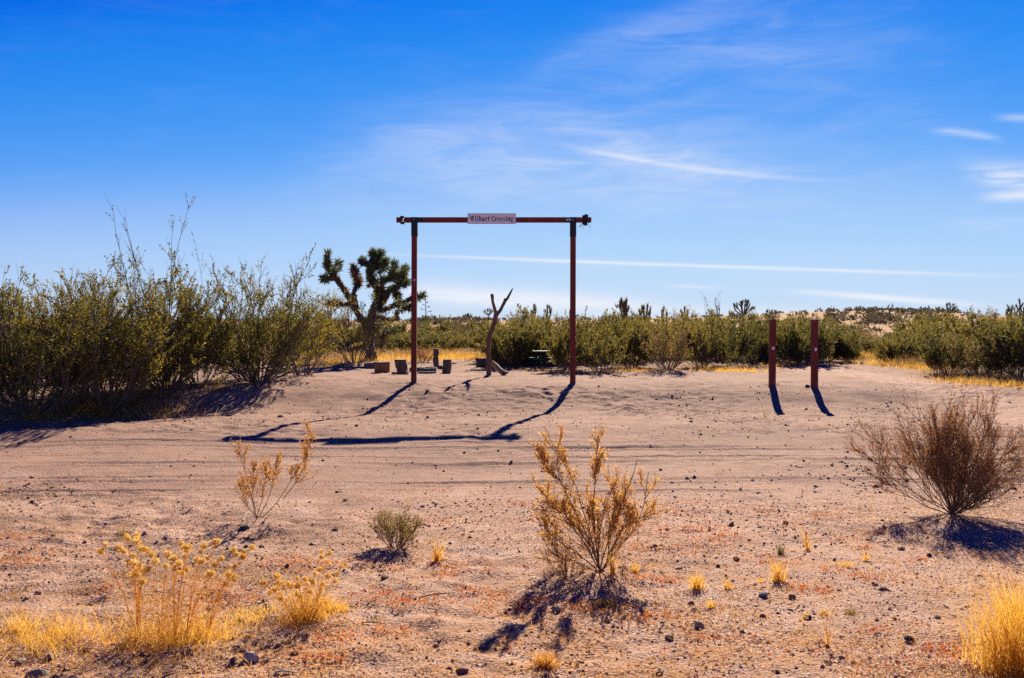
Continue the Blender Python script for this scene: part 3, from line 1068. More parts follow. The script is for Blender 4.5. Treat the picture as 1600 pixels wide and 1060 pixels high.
t = thing('dead_tree', 'bare dead forked tree trunk standing in the middle of the gateway', 'dead tree', q)
mb = MB()
mb.tube(tr([(764, 592), (763.5, 575), (763, 545), (764.5, 528), (769, 516), (773, 505), (775, 492), (776, 487)]),
        np.array([4.3, 3.9, 3.6, 3.7, 3.4, 3.6, 3.5, 3.2]) * k, 9, .08, rng)
obj('trunk', mb.mesh('trunk', MAT['dead_wood'], True), t)
mb = MB(); mb.tube(tr([(775.5, 496), (773, 484), (770, 473), (769, 462), (769.5, 461)], jy=[0, -.05, -.1, -.15, -.15]), np.array([3.0, 2.5, 2.3, 2.6, 1.6]) * k, 8, .1, rng)
obj('limb', mb.mesh('limb', MAT['dead_wood'], True), t)
mb = MB(); mb.tube(tr([(776, 494), (782, 486), (788, 474), (793, 467), (797, 460), (801, 452)], jy=[0, .05, .1, .15, .2, .25]), np.array([3.0, 2.5, 2.5, 2.1, 1.7, .9]) * k, 8, .1, rng)
l2 = obj('limb', mb.mesh('limb', MAT['dead_wood'], True), t)
mb = MB(); mb.tube(tr([(788, 477), (788.5, 470), (789, 468)], jy=[.1, .05, .02]), np.array([2.0, 1.8, 1.2]) * k, 7, .1, rng)
obj('stub', mb.mesh('stub', MAT['dead_wood'], True), l2)
# propped log
q = G(787, 587); k = M(q[1])
t = thing('leaning_log', 'short pale log propped against the foot of the dead tree', 'log', q)
mb = MB()
mb.tube(np.array([(-20 * k, .35, 19 * k), (-12 * k, .25, 13 * k), (-5 * k, .1, 6 * k), (1 * k, 0, 2.5 * k)]), np.array([4.0, 4.2, 4.3, 4.6]) * k, 9, .08, rng)
obj('log', mb.mesh('log', MAT['log_pale'], True), t)
mb = MB(); mb.tube(np.array([(-1 * k, -.03, 3 * k), (5 * k, -.1, 3.5 * k), (7 * k, -.1, 4.5 * k)]), np.array([2.5, 2.0, 1.2]) * k, 7, .1, rng)
obj('knot', mb.mesh('knot', MAT['stump_dark'], True), t)
# long fallen log along the back of the clearing
q = G(800, 573); k = M(q[1])
t = thing('fallen_log', 'long dark fallen log lying along the back of the clearing', 'log', q, R(-2))
mb = MB()
xs = np.linspace(-52, 42, 10)
mb.tube(np.stack([xs * k, .12 * np.sin(xs * .07), np.full(10, 6 * k) + .02 * np.sin(xs)], 1), np.linspace(7.5, 5.5, 10) * k, 10, .1, rng)
obj('log', mb.mesh('log', MAT['stump_dark'], True), t)
for xk in (-30, 8, 26):
    mb = MB(); mb.tube(np.array([(xk * k, -.05, 9 * k), ((xk + 4) * k, -.12, 15 * k), ((xk + 5) * k, -.15, 18 * k)]), np.array([1.8, 1.3, .7]) * k, 6, .1, rng)
    obj('branch_stub', mb.mesh('branch_stub', MAT['stump_dark'], True), t)

# picnic table
q = G(868, 576); k = M(q[1])
t = thing('picnic_table', 'faded green picnic table under the bushes by the right gate post', 'picnic table', q, R(6))
tw = 36 * k
zt = min(.76, (578 - 550) * k)
for i in range(5):
    mb = MB(); y0 = -.36 + i * .147
    mb.box((-tw, y0, zt - .04), (tw, y0 + .137, zt + rng.uniform(-.003, .003)), bev=.006)
    obj('top_board', mb.mesh('top_board', MAT['green_paint']), t)
zs_ = (578 - 561.5) * k
for y0 in (-.80, -.655, .52, .665):
    mb = MB(); mb.box((-tw * 1.06, y0, zs_ - .04), (tw * 1.06, y0 + .135, zs_), bev=.006)
    obj('seat_board', mb.mesh('seat_board', MAT['green_paint']), t)
for s in (-.62, .62):
    mb = MB()
    mb.tube([(s * tw, -.70, 0), (s * tw, -.62, zs_ * .55), (s * tw, -.25, zt - .05)], [.03] * 3, 8)
    obj('leg', mb.mesh('leg', MAT['black_metal']), t)
    mb = MB()
    mb.tube([(s * tw, .70, 0), (s * tw, .62, zs_ * .55), (s * tw, .25, zt - .05)], [.03] * 3, 8)
    obj('leg', mb.mesh('leg', MAT['black_metal']), t)
    mb = MB(); mb.tube([(s * tw + .05, -.76, zs_ - .065), (s * tw + .05, .76, zs_ - .065)], [.025] * 2, 8)
    obj('crossbar', mb.mesh('crossbar', MAT['black_metal']), t)
    mb = MB(); mb.tube([(s * tw, -.8, .02), (s * tw, .8, .02)], [.028] * 2, 8)
    obj('foot_bar', mb.mesh('foot_bar', MAT['black_metal']), t)


# ------------------------------------------------------------------ joshua trees
def rosette(rng, tip, d, L, n, ln, wd):
    """spiky leaves round the last L metres of a branch"""
    s = rng.uniform(-1, .08, n)
    pos = tip + d * (s * L)[:, None]
    side = norm(np.cross(np.broadcast_to(d, (n, 3)), rng.normal(size=(n, 3))))
    fw = np.clip(s + .75, -.35, 1)[:, None]
    dd = norm(side * rng.uniform(.5, 1, (n, 1)) + d * (fw + rng.uniform(-.3, .5, (n, 1))))
    return blades(pos, dd, ln * rng.uniform(.7, 1.15, n), wd, rng)


def joshua(label, q, lines, tips, k, base, seed, leaf_n=150, leaf_len=.24, group=None, deadtips=(), rosL=.5, sides=8, jit=.12, name='joshua_tree', shag=False, leafm='joshua_leaf'):
    rng = np.random.RandomState(seed)
    t = thing(name, label, 'joshua tree', q, 0, group)
    dep = {}

    def w(p):
        key = tuple(p)
        if key not in dep:
            dep[key] = rng.uniform(-1, 1) * jit * min(1.0, math.hypot(p[0] - base[0], p[1] - base[1]) * k * .5)
        return np.array([(p[0] - base[0]) * k, dep[key] * 6, (base[1] - p[1]) * k])
    mb = MB(); shg = MB()
    for pts, r0, r1 in lines:
        pp = np.array([w(p) for p in pts])
        # resample for shaggy surface
        tt = np.linspace(0, len(pp) - 1, (len(pp) - 1) * 4 + 1)
        pr_ = np.stack([np.interp(tt, np.arange(len(pp)), pp[:, i]) for i in range(3)], 1)
        for _ in range(2):
            pr_[1:-1] = (pr_[:-2] + 2 * pr_[1:-1] + pr_[2:]) / 4
        mb.tube(pr_, np.linspace(r0, r1, len(tt)) * k * .80, sides, .2, rng)
        if shag:
            n_ = len(pr_) * 26
            ix = rng.randint(0, len(pr_) - 1, n_)
            tn = norm(pr_[ix + 1] - pr_[ix])
            sd = norm(np.cross(tn, rng.normal(size=tn.shape)))
            rad_ = np.linspace(r0, r1, len(tt))[ix][:, None] * k * .76
            V, F_ = blades(pr_[ix] + sd * rad_, sd * .45 - tn * .9 + rng.normal(size=tn.shape) * .2, .11, .028, rng)
            shg.add(V, F_)
    obj('trunk', mb.mesh('trunk', MAT['joshua_bark'], False), t)
    if shag:
        obj('bark_shag', shg.mesh('bark_shag', MAT['joshua_bark']), t)
    live, dead = MB(), MB()
    for (a, b, sc) in tips:
        pa, pb = w(a), w(b)
        d = norm(pb - pa)
        V, F_ = rosette(rng, pb, d, rosL * sc, int(leaf_n * sc), leaf_len, leaf_len * .11)
        (dead if (b in deadtips) else live).add(V, F_)
    obj('crown', live.mesh('crown', MAT[leafm]), t)
    if dead.n:
        obj('dead_leaves', dead.mesh('dead_leaves', MAT['joshua_dead']), t)
    return t


q = G(580, 564)
JL = [
    ([(581, 566), (580, 560), (579, 545), (577, 528), (578, 514)], 11, 7.5),
    ([(578, 518), (571, 506), (563, 496), (553, 482), (547, 474)], 7, 5.5),
    ([(547, 474), (538, 458), (528, 442), (519, 428)], 5.5, 5),
    ([(519, 428), (514, 416), (516, 403)], 5, 4),
    ([(523, 434), (516, 434), (510, 436)], 4, 3.5),
    ([(524, 436), (529, 424), (533, 416)], 3.5, 3),
    ([(553, 482), (556, 460), (558, 440), (556, 424)], 5, 4.5),
    ([(547, 474), (540, 477), (528, 474), (517, 473)], 4, 3),
    ([(578, 514), (582, 500), (585, 486), (590, 470), (590, 455)], 8, 6.5),
    ([(590, 455), (583, 438), (581, 425), (578, 412)], 6.5, 5.5),
    ([(578, 414), (570, 412), (566, 408)], 4.5, 4),
    ([(581, 424), (588, 410), (593, 399)], 5, 4),
    ([(584, 418), (596, 414), (604, 410)], 5, 4),
    ([(580, 412), (581, 402), (584, 397)], 4.5, 4),
    ([(589, 478), (597, 470), (604, 461), (608, 452)], 6, 5),
    ([(608, 452), (618, 452), (626, 446), (631, 436)], 5.5, 5),
    ([(596, 462), (595, 449), (599, 440), (608, 437), (616, 432)], 4.5, 4.5),
    ([(616, 434), (617, 426), (619, 418)], 5, 4),
    ([(628, 440), (631, 430), (631, 422)], 5, 4),
    ([(588, 482), (596, 485), (604, 484), (613, 479), (622, 475), (630, 474)], 5, 4),
    ([(630, 474), (638, 468), (646, 465), (655, 462)], 4, 3),
    ([(622, 475), (623, 469), (622, 464)], 3.5, 3),
    ([(628, 476), (634, 482), (641, 481)], 3, 2.5),
    ([(583, 496), (593, 494), (604, 499), (614, 498), (621, 499)], 3.5, 2),
    ([(621, 499), (621, 490), (624, 485)], 2.2, 1.6),
    ([(570, 505), (560, 492), (552, 478), (545, 462)], 3.5, 2.5),
]
JT = [((514, 416), (515, 399), 1.1), ((519, 428), (510, 414), .9), ((516, 434), (508, 436), .8), ((524, 436), (534, 413), .7),
      ((558, 440), (556, 420), 1.2), ((528, 474), (515, 473), .8), ((570, 412), (564, 406), 1.0), ((588, 410), (594, 395), 1.1),
      ((596, 414), (606, 409), 1.1), ((581, 402), (584, 395), 1.1), ((583, 438), (582, 420), 1.5), ((590, 460), (586, 440), 1.4),
      ((618, 452), (631, 430), 1.5), ((617, 426), (619, 415), 1.2), ((631, 430), (631, 418), 1.2), ((608, 437), (624, 432), 1.3),
      ((646, 465), (658, 461), .9), ((623, 469), (621, 461), .8), ((634, 482), (643, 480), .6), ((621, 490), (625, 484), .3),
      ((628, 446), (634, 440), 1.0), ((585, 425), (600, 418), .9), ((560, 452), (556, 434), 1.0)]
joshua('large branching joshua tree left of the gateway', q, JL, JT, M(q[1]), (580, 564), 5, 260, .30, deadtips=((556, 420), (556, 434)), rosL=.52, shag=True)
q = P(597, 46)
kk = M(46)
by = 552
joshua('small dark joshua tree just behind the large one', q,
       [([(597, 554), (597, 540), (598, 528)], 5, 4), ([(598, 530), (592, 518), (590, 514)], 3, 2.5), ([(598, 530), (606, 520), (612, 516)], 3, 2.5), ([(598, 528), (600, 516)], 3, 2.5)],
       [((592, 518), (588, 510), .8), ((606, 520), (616, 513), .9), ((600, 520), (601, 512), .8)], kk, (597, 554), 6, 110, .28)


def far_joshua(label, px, top, wpx, depth, seed, nb=5, dens=60, group='joshua trees on the skyline', lob=.6, trunk=.45, leafm='joshua_leaf'):
    """skyline joshua tree, drawn from trunk + several arms"""
    rng = np.random.RandomState(seed)
    q = P(px, depth)
    k = M(depth)
    H = (Z(top, depth) - q[2]) / k       # height in photo pixels
    base = (0.0, 0.0)
    tz = H * trunk
    lines = [([(0, 2 / k * .1), (rng.uniform(-.5, .5), -tz * .5), (0, -tz)], max(1.2, H * .055), max(.9, H * .04))]
    tips = []
    for i in range(nb):
        a = (i + .5) / nb * 2 - 1
        ex = a * wpx / 2 + rng.uniform(-1, 1)
        ez = -(H * (1 - .28 * a * a) - rng.uniform(0, .08) * H)
        mid = (ex * .75 + rng.uniform(-.6, .6), -(tz + (-ez - tz) * .45))
        lines.append(([(0, -tz * rng.uniform(.8, 1)), mid, (ex, ez)], max(.8, H * .034), max(.6, H * .026)))
        tips.append((mid, (ex, ez), 1.0))
        if rng.rand() < lob:
            e2 = (mid[0] + rng.uniform(-.25, .25) * wpx, mid[1] - rng.uniform(.1, .3) * H)
            lines.append(([mid, e2], max(.7, H * .028), max(.5, H * .024)))
            tips.append((mid, e2, .8))
    ll = max(.2, 2.3 * k)
    return joshua(label, q, lines, tips, k, base, seed, dens, ll, group, rosL=max(.3, 3.0 * k), sides=5, jit=.1, leafm=leafm)


far_joshua('round-headed joshua tree on the skyline between the tall and short posts', 1162, 467, 32, 105, 21, 8, 60)
far_joshua('joshua tree on the skyline right behind the left short post', 1207, 487, 22, 110, 22, 5, 60)
far_joshua('thin leaning joshua tree on the skyline right of the short posts', 1391, 476, 12, 125, 23, 2, 45, lob=.9, trunk=.7)
far_joshua('compact round joshua tree on the skyline at right', 1484, 473, 22, 120, 24, 8, 55, trunk=.5)
far_joshua('low spreading joshua tree near the right edge of the skyline', 1579, 476, 22, 95, 25, 6, 60)
far_joshua('tall joshua tree at the right edge of the picture', 1599, 466, 20, 90, 26, 4, 60)
far_joshua('small low joshua tree left of the round-headed skyline tree', 1109, 483, 16, 110, 27, 4, 50)
far_joshua('dense dark joshua tree rising behind the bushes right of the tall gate post', 975, 464, 18, 62, 28, 4, 36, trunk=.5, leafm='creosote_far')
far_joshua('second dense joshua tree close behind the bushes right of the gateway', 1008, 473, 20, 62, 29, 4, 36, trunk=.5, leafm='creosote_far')
far_joshua('slim joshua tree behind the bushes inside the gateway', 834, 477, 10, 85, 30, 3, 55, trunk=.55)
far_joshua('bent joshua tree behind the bushes by the right gate post', 856, 476, 16, 85, 31, 3, 55, trunk=.5)
far_joshua('small joshua tree just left of the dead forked tree', 763, 482, 18, 140, 32, 6, 55)
far_joshua('squat dark joshua tree on the ridge inside the gateway', 731, 490, 14, 170, 33, 7, 70, trunk=.25)
far_joshua('joshua tree tuft behind the bushes between the posts', 1037, 479, 14, 80, 34, 3, 60)
far_joshua('wiry joshua tree above the bushes between the posts', 1070, 478, 14, 80, 35, 3, 60)
far_joshua('low joshua tree on the golden rise right of the short posts', 1372, 491, 12, 150, 36, 3, 50)
far_joshua('low dark joshua tree left of the compact round one', 1428, 497, 12, 140, 37, 4, 50)
far_joshua('joshua tree standing in front of the golden rise', 1326, 508, 12, 80, 38, 4, 60)

# yucca flower stalk beside the left gate post
q = P(665, 120); k = M(120)
t = thing('yucca_stalk', 'slender yucca flower stalk on the ridge beside the left gate post', 'yucca', q)
H = Z(467, 120) - q[2]
mb = MB(); mb.tube([(0, 0, 0), (.03, 0, H * .5), (0, 0, H)], [.07, .05, .03], 5)
obj('stalk', mb.mesh('stalk', MAT['joshua_bark']), t)
rg = np.random.RandomState(4)
for i in range(6):
    mb = MB()
    zz = H * (.52 + .08 * i); s = (-1) ** i * (6 - i) * .10
    mb.tube([(0, 0, zz), (s, .05, zz + .12)], [.025, .02], 4)
    V, F_ = blades(np.tile([[s, .05, zz + .12]], (14, 1)), rg.normal(size=(14, 3)), .14, .08, rg); mb.add(V, F_)
    obj('pod', mb.mesh('pod', MAT['joshua_bark']), t)
V, F_ = rosette(rg, np.array([0, 0, .9]), np.array([0, 0, 1.]), .8, 140, .7, .07)
obj('leaves', mesh('leaves', V, F_, MAT['joshua_leaf']), t)

# distant parked car on the ridge
q = P(820, 186); k = M(186)
t = thing('parked_car', 'distant pale blue car just showing on the ridge inside the gateway', 'car', q + [0, 0, Z(493.5, 186) - q[2] - 1.5], R(10))
mb = MB()
mb.box((-.85, -2.1, .35), (.85, 2.1, .95), bev=.12)
obj('body', mb.mesh('body', MAT['car_blue']), t)
mb = MB()
prof = [(-1.5, .94), (-1.0, 1.5), (.7, 1.5), (1.3, .94)]
V = [(sx * (.78 if z < 1 else .62), y, z) for sx in (-1, 1) for y, z in prof]
mb.add(V, [[0, 1, 2, 3], [7, 6, 5, 4], [0, 4, 5, 1], [1, 5, 6, 2], [2, 6, 7, 3], [3, 7, 4, 0]])
obj('cabin', mb.mesh('cabin', MAT['car_blue']), t)
mb = MB()
mb.add([(-.66, -1.49 + .03, 1.0), (.66, -1.46, 1.0), (.56, -1.12, 1.40), (-.56, -1.12, 1.40)], [[0, 1, 2, 3]])
o = obj('rear_window', mb.mesh('rear_window', MAT['glass_dark']), t, (0, -.03, 0))
for sx in (-1, 1):
    for sy in (-1.3, 1.3):
        mb = MB(); mb.tube([(sx * .72, sy, .32), (sx * .88, sy, .32)], [.32, .32], 14)
        obj('wheel', mb.mesh('wheel', MAT['tyre']), t)


# ------------------------------------------------------------------ creosote bushes
def creosote_mesh(seed, height=2.1, width=2.4, n1=13, k2=6, k3=6, leaves=13, leaf=.05, lw=.5, leafm='creosote', sprigs=0, sprig_len=1.0, low=0.28, sides=3, tilt=None, open_=1.0, skirt=.6, airy=.6):
    """returns branch mesh and foliage mesh of a vase shaped desert shrub standing at the origin"""
    rng = np.random.RandomState(seed)
    tl = tilt if tilt is not None else math.atan2(width * .5, height) * 1.25
    s1 = stems(rng, n1, height * .86, width * .09, tl, 6, .15, .10)
    # short spreading shoots fill the skirt
    s1[:, :, :] *= 1.0
    sk = stems(rng, max(4, int(n1 * skirt)), height * .52, width * .10, min(1.35, tl * 1.45), 6, .30, .12, tl * .5)
    s1 = np.concatenate([s1, sk])
    s2 = sprout(rng, s1, k2, low, .98, (.2, .65), height * .38, 4, .35, .10, .4)
    s3 = sprout(rng, s2, k3, .15, 1.0, (.25, .85), height * .135, 3, .35, .16, .3)
    B = MB()
    for pts, r0, r1, S in ((s1, height * .0062, height * .002, 4), (s2, height * .0024, height * .001, 3), (s3, height * .0011, height * .0006, 3)):
        V, Fq = tube_batch(pts, taper(len(pts), pts.shape[1], r0, r1), S); B.add(V, Fq)
    hosts = [s3]
    if sprigs:
        order = np.argsort(-s1[:, -1, 2])[:max(2, sprigs)]
        sp = sprout(rng, s1[order], 2, .75, 1., (.05, .3), sprig_len, 5, .5, .06, .1)[:sprigs * 2]
        sp2 = sprout(rng, sp, 6, .35, 1., (.3, .7), sprig_len * .25, 3, .3, .12)
        for pts, r0, r1 in ((sp, height * .003, height * .0012), (sp2, height * .0014, height * .0007)):
            V, Fq = tube_batch(pts, taper(len(pts), pts.shape[1], r0, r1), 3); B.add(V, Fq)
        hosts.append(sp2)
    Lf = MB()
    for hst, nl in ((s3, leaves), *((h, max(3, leaves // 2)) for h in hosts[1:])):
        N, Pn, _ = hst.shape
        t = rng.uniform(.15, 1.05, (N, nl)) * (Pn - 1)
        i = np.clip(t.astype(int), 0, Pn - 2); f = (t - i)[..., None]; n = np.arange(N)[:, None]
        pos = (hst[n, i] * (1 - f) + hst[n, i + 1] * f).reshape(-1, 3)
        tan = norm((hst[n, i + 1] - hst[n, i]).reshape(-1, 3))
        # sparser low down (bare grey stems show), full in the crown
        zr = pos[:, 2] / height
        keep = rng.rand(len(pos)) < np.clip((zr - .0) * 4.5, .30, 1) * np.interp(zr, [0, .55, .95], [1, 1, airy])
        # clumps: whole twigs thinned out
        keep &= np.repeat(rng.rand(N) < .86 * open_, nl)
        pos, tan = pos[keep], tan[keep]
        d = norm(tan * .7 + rng.normal(size=pos.shape) * .75 + [0, 0, .35])
        ln = leaf * rng.uniform(.6, 1.3, len(pos))
        V, F_ = blades(pos + rng.normal(size=pos.shape) * leaf * .25, d, ln, ln * lw, rng)
        Lf.add(V, F_)
    return B.mesh('branches', MAT['twig_grey']), Lf.mesh('foliage', MAT[leafm])


def put_bush(label, meshes, q, sx, sz, rz, group, cat='bush', name='creosote_bush'):
    t = thing(name, label, cat, q, rz, group, (sx, sx, sz))
    obj('branches', meshes[0], t)
    obj('foliage', meshes[1], t)
    return t


# big left-hand bushes, each its own mesh
GRP = 'large creosote bushes at left'
LEFT = [  # px, base py, width px, top py, seed, sprigs, sprig metres, label
    (45, 648, 310, 384, 101, 0, 0, 'large creosote bush at the left edge of the picture'),
    (165, 640, 270, 394, 102, 2, .4, 'large creosote bush beside the straw grass at left, second from the edge'),
    (262, 608, 190, 402, 103, 3, 1.9, 'creosote bush with tall wispy sprigs, tallest point on the left'),
    (312, 604, 140, 470, 104, 1, 2.0, 'creosote bush with one tall bent sprig, left of the bare-stemmed bush'),
    (402, 596, 220, 400, 105, 2, .3, 'creosote bush with bare grey stems showing at its foot'),
    (474, 586, 150, 415, 106, 3, .5, 'loose airy creosote bush beside the large left bushes'),
    (556, 570, 90, 452, 109, 3, .5, 'thin creosote bush in front of the large joshua tree'),
    (-90, 640, 260, 410, 107, 0, 0, 'creosote bush mostly cut off by the left edge of the picture'),
    (110, 600, 200, 418, 108, 1, .4, 'creosote bush behind the two large bushes at the left edge'),
]
for px, by, wpx, top, seed, spr, sl, lab in LEFT:
    q = G(px, by); k = M(q[1])
    Hh = (Z(top, q[1]) - q[2]) * 1.0
    Wd = wpx * k
    ms = creosote_mesh(seed, Hh, Wd, *((26, 7, 7, 22) if wpx > 160 else (15, 6, 6, 15)), .050, .55, 'creosote', spr, sl, .10, tilt=min(1.1, math.atan2(Wd * .5, Hh) * 1.7), open_=.88, skirt=.7 if wpx > 160 else .3)
    put_bush(lab, ms, q, 1, 1, 0, GRP)

VAR = [creosote_mesh(200 + i, 2.1, 2.5, (21, 15, 24, 13, 19, 17)[i], 7, 6, 18, .060, .55, 'creosote_far', (1, 3, 1, 4, 2, 3)[i], .6, .08, tilt=.85) for i in range(6)]
VARDRY = creosote_mesh(260, 2.1, 2.5, 17, 7, 6, 7, .055, .45, 'green_dry', 3, .6, .08, tilt=.85)
FR = 'creosote bushes along the back of the clearing'
FRONT = [
    (795, 574, 66, 498, 'creosote bush right behind the dead forked tree'),
    (838, 571, 70, 492, 'creosote bush behind the left end of the picnic table'),
    (890, 579, 66, 490, 'creosote bush behind the right end of the picnic table'),
    (938, 581, 82, 492, 'spreading creosote bush just right of the tall gate post'),
    (988, 574, 66, 484, 'creosote bush below the dense dark joshua tree'),
    (1042, 579, 88, 486, 'dark creosote bush with a bare V of stems, midway between gateway and short posts'),
    (1098, 574, 70, 492, 'creosote bush left of the yellow grass strip'),
    (1146, 571, 66, 494, 'creosote bush behind the yellow grass, below the round-headed skyline tree'),
    (1190, 567, 60, 503, 'creosote bush just left of the left short post'),
    (1240, 566, 66, 500, 'creosote bush between the two short posts'),
    (1292, 565, 66, 500, 'creosote bush just right of the right short post'),
    (1342, 556, 62, 518, 'low creosote bush behind the start of the golden grass'),
    (1385, 558, 62, 519, 'low dark creosote bush behind the middle of the golden grass'),
    (1432, 566, 74, 507, 'creosote bush behind the far end of the golden grass'),
    (1478, 584, 88, 506, 'creosote bush where the side track bends, right of the golden grass'),
    (1532, 588, 100, 496, 'broad dark creosote bush left of the right edge bush'),
    (1596, 590, 120, 474, 'tall creosote bush at the right edge of the picture'),
    (1660, 592, 120, 480, 'creosote bush cut off by the right edge of the picture'),
    (648, 553, 50, 512, 'grey-green bush directly behind the left gate post'),
    (706, 552, 56, 514, 'grey-green bush midway between left gate post and dead tree'),
    (760, 553, 56, 508, 'grey-green bush partly hidden by the dead tree trunk'),
    (590, 553, 60, 508, 'grey-green bush right behind the large joshua tree trunk'),
    (678, 549, 62, 506, 'bush behind the grey post stump, right of the left gate post'),
    (738, 548, 46, 520, 'olive bush left of the dead tree on the hill foot'),
    (622, 551, 46, 510, 'bush between the joshua tree and the left gate post'),
    (540, 557, 70, 500, 'bush left of the large joshua tree trunk'),
    (492, 560, 66, 496, 'bush between the airy creosote and the joshua tree'),
]
rng = np.random.RandomState(77)
for i, (px, by, wpx, top, lab) in enumerate(FRONT):
    q = G(px, by)
    Hh = Z(top, q[1]) - q[2]
    Wd = wpx * M(q[1]) * 1.12
    put_bush(lab, VAR[(i * 5) % 6] if i not in (5, 11, 15) else VARDRY, q, Wd / 2.5 * rng.uniform(.95, 1.25), Hh / 2.05 * rng.uniform(.85, 1.15), rng.uniform(0, 6.28), FR)
# the mass behind
LANDMARK = [(785, 'behind the dead forked tree'), (850, 'behind the picnic table'), (900, 'behind the right gate post'), (975, 'below the dense dark joshua tree'),
            (1045, 'midway from gateway to short posts'), (1117, 'around the wispy tall sprig'), (1162, 'below the round-headed joshua tree'), (1207, 'behind the left short post'),
            (1240, 'between the short posts'), (1278, 'behind the right short post'), (1335, 'where the golden grass starts'), (1390, 'below the thin leaning joshua tree'),
            (1440, 'behind the far end of the golden grass'), (1484, 'below the compact round joshua tree'), (1535, 'behind the broad dark right-hand bush'), (1595, 'at the right edge of the picture')]
for i in range(84):
    px = 770 + i * 10.6 + rng.uniform(-16, 16)
    dep = rng.uniform(37, 46) if i % 2 else rng.uniform(46, 78)
    q = P(px, dep)
    sz = rng.uniform(.6, 1.05) * (1.0 if px < 1300 or px > 1440 else .72)
    where = min(LANDMARK, key=lambda l_: abs(l_[0] - px))[1]
    row = 'olive creosote bush in the second row ' if dep < 46 else 'far small-looking creosote bush showing '
    put_bush(row + where, VAR[(i * 5 + 1) % 6] if i % 7 else VARDRY, q, sz * rng.uniform(.9, 1.25), sz, rng.uniform(0, 6.28), 'creosote bushes massed behind the front row')
# behind the left bushes and the joshua tree
for i in range(26):
    px = -40 + i * 33 + rng.uniform(-12, 12)
    q = P(px, rng.uniform(44, 74))
    sz = rng.uniform(.55, .85)
    put_bush('small olive bush on the hill foot ' + ('behind the left edge bushes' if px < 120 else 'behind the tall-sprigged bush' if px < 300 else 'behind the bare-stemmed bush' if px < 440 else 'behind the large joshua tree' if px < 640 else 'inside the gateway'), VAR[(i * 5 + 2) % 6], q, sz * rng.uniform(.9, 1.25), sz, rng.uniform(0, 6.28), 'bushes on the hill foot at left')

# greyish round bush near the camp
ms = creosote_mesh(301, .8, 1.1, 20, 7, 6, 5, .03, .35, 'dry_brown', 0, 0, .1, tilt=.9)
q = G(661, 566)
put_bush('rounded grey brittle bush behind the left gate post', ms, q, 1.0, .95, 0, None, name='brittle_bush')

# wispy stalk over the bushes between gateway and posts
q = P(1117, 40)
ms = creosote_mesh(311, Z(452, 40) - q[2], .9, 4, 3, 3, 5, .05, .5, 'creosote_far', 2, .5, .6, tilt=.25)
put_bush('wispy tall sprig plant rising above the bushes between gateway and posts', ms, q, 1, 1, 0, None, name='wispy_shrub')

# hillside scrub, too many and too small to count
rng = np.random.RandomState(5)
S = MB()
n = 1500
dep = rng.uniform(62, 215, n) ** 1.0
pxs = rng.uniform(-250, 1850, n)
dep[:230] = rng.uniform(105, 165, 230); pxs[:230] = rng.uniform(1290, 1500, 230)
dep[230:430] = rng.uniform(90, 190, 200); pxs[230:430] = rng.uniform(640, 780, 200)
for d, px in zip(dep, pxs):
    q = P(px, d)
    r = rng.uniform(.2, .65) * (1.5 if rng.rand() < .12 else 1)
    m_ = 34
    v = norm(rng.normal(size=(m_, 3))); v[:, 2] = np.abs(v[:, 2])
    pos = q + v * rng.uniform(.2, .8, (m_, 1)) * r * [1.2, 1.2, .9]
    V, F_ = blades(pos, v + rng.normal(size=v.shape) * .5, r * .75, r * .30, rng)
    S.add(V, F_)
o = obj('hillside_scrub', S.mesh('hillside_scrub', leaf_mat('grey_scrub', [(0, (.055, .050, .034)), (.4, (.11, .095, .060)), (.8, (.17, .14, .085)), (1, (.28, .20, .11))], .25)))
o['kind'] = 'stuff'; o['label'] = 'grey-green scrub dotted over the far hillside'; o['category'] = 'scrub'


# ------------------------------------------------------------------ grasses
def grass(rng, pos, h, lean=.35, w=.006, seg=3, droop=.5):
    """curved grass blades from base points -> quad strips"""
    n = len(pos)
    az = rng.uniform(0, 2 * math.pi, n)
    tl = np.abs(rng.normal(size=n)) * lean
    d = np.stack([np.cos(az) * np.sin(tl), np.sin(az) * np.sin(tl), np.cos(tl)], 1)
    out = np.stack([np.cos(az), np.sin(az), np.zeros(n)], 1)
    L = np.broadcast_to(np.asarray(h, float), (n,)) * rng.uniform(.45, 1.1, n)
    side = norm(np.cross(d, rng.normal(size=(n, 3))))
    p = pos.copy(); rows = []
    ws = np.linspace(1, .12, seg + 1)
    for j in range(seg + 1):
        rows.append(p + side * (w * ws[j] * .5)); rows.append(p - side * (w * ws[j] * .5))
        d = norm(d + out * droop / seg + [0, 0, -.1 * droop])
        p = p + d * (L / seg)[:, None]
    V = np.stack(rows, 1).reshape(-1, 3)
    b = np.arange(n)[:, None] * (2 * seg + 2)
    F_ = np.concatenate([np.stack([b[:, 0] + 2 * j, b[:, 0] + 2 * j + 1, b[:, 0] + 2 * j + 3, b[:, 0] + 2 * j + 2], 1) for j in range(seg)])
    return V, F_


def tuft(label, px, py, wpx, hpx, n, mat='straw', lean=.3, w=.006, seed=0, group='golden grass tufts', droop=.4, cat='grass tuft', name='grass_tuft', flat=1.0):
    rng = np.random.RandomState(seed + int(px))
    q = G(px, py); k = M(q[1])
    r = wpx * k * .5
    b = rng.normal(size=(n, 2)) * r * .42
    pos = np.stack([b[:, 0], b[:, 1], hgt(q[0] + b[:, 0], q[1] + b[:, 1]) - q[2] - .01], 1)
    V, F_ = grass(rng, pos, hpx * k, lean, w, 3, droop)
    o = obj(name, mesh(name, V, F_, MAT[mat]), None, q)
    if 60 <= wpx and ' mat ' in label or 'prawling' in label:
        o['kind'] = 'stuff'
    return tag(o, label, cat, group)


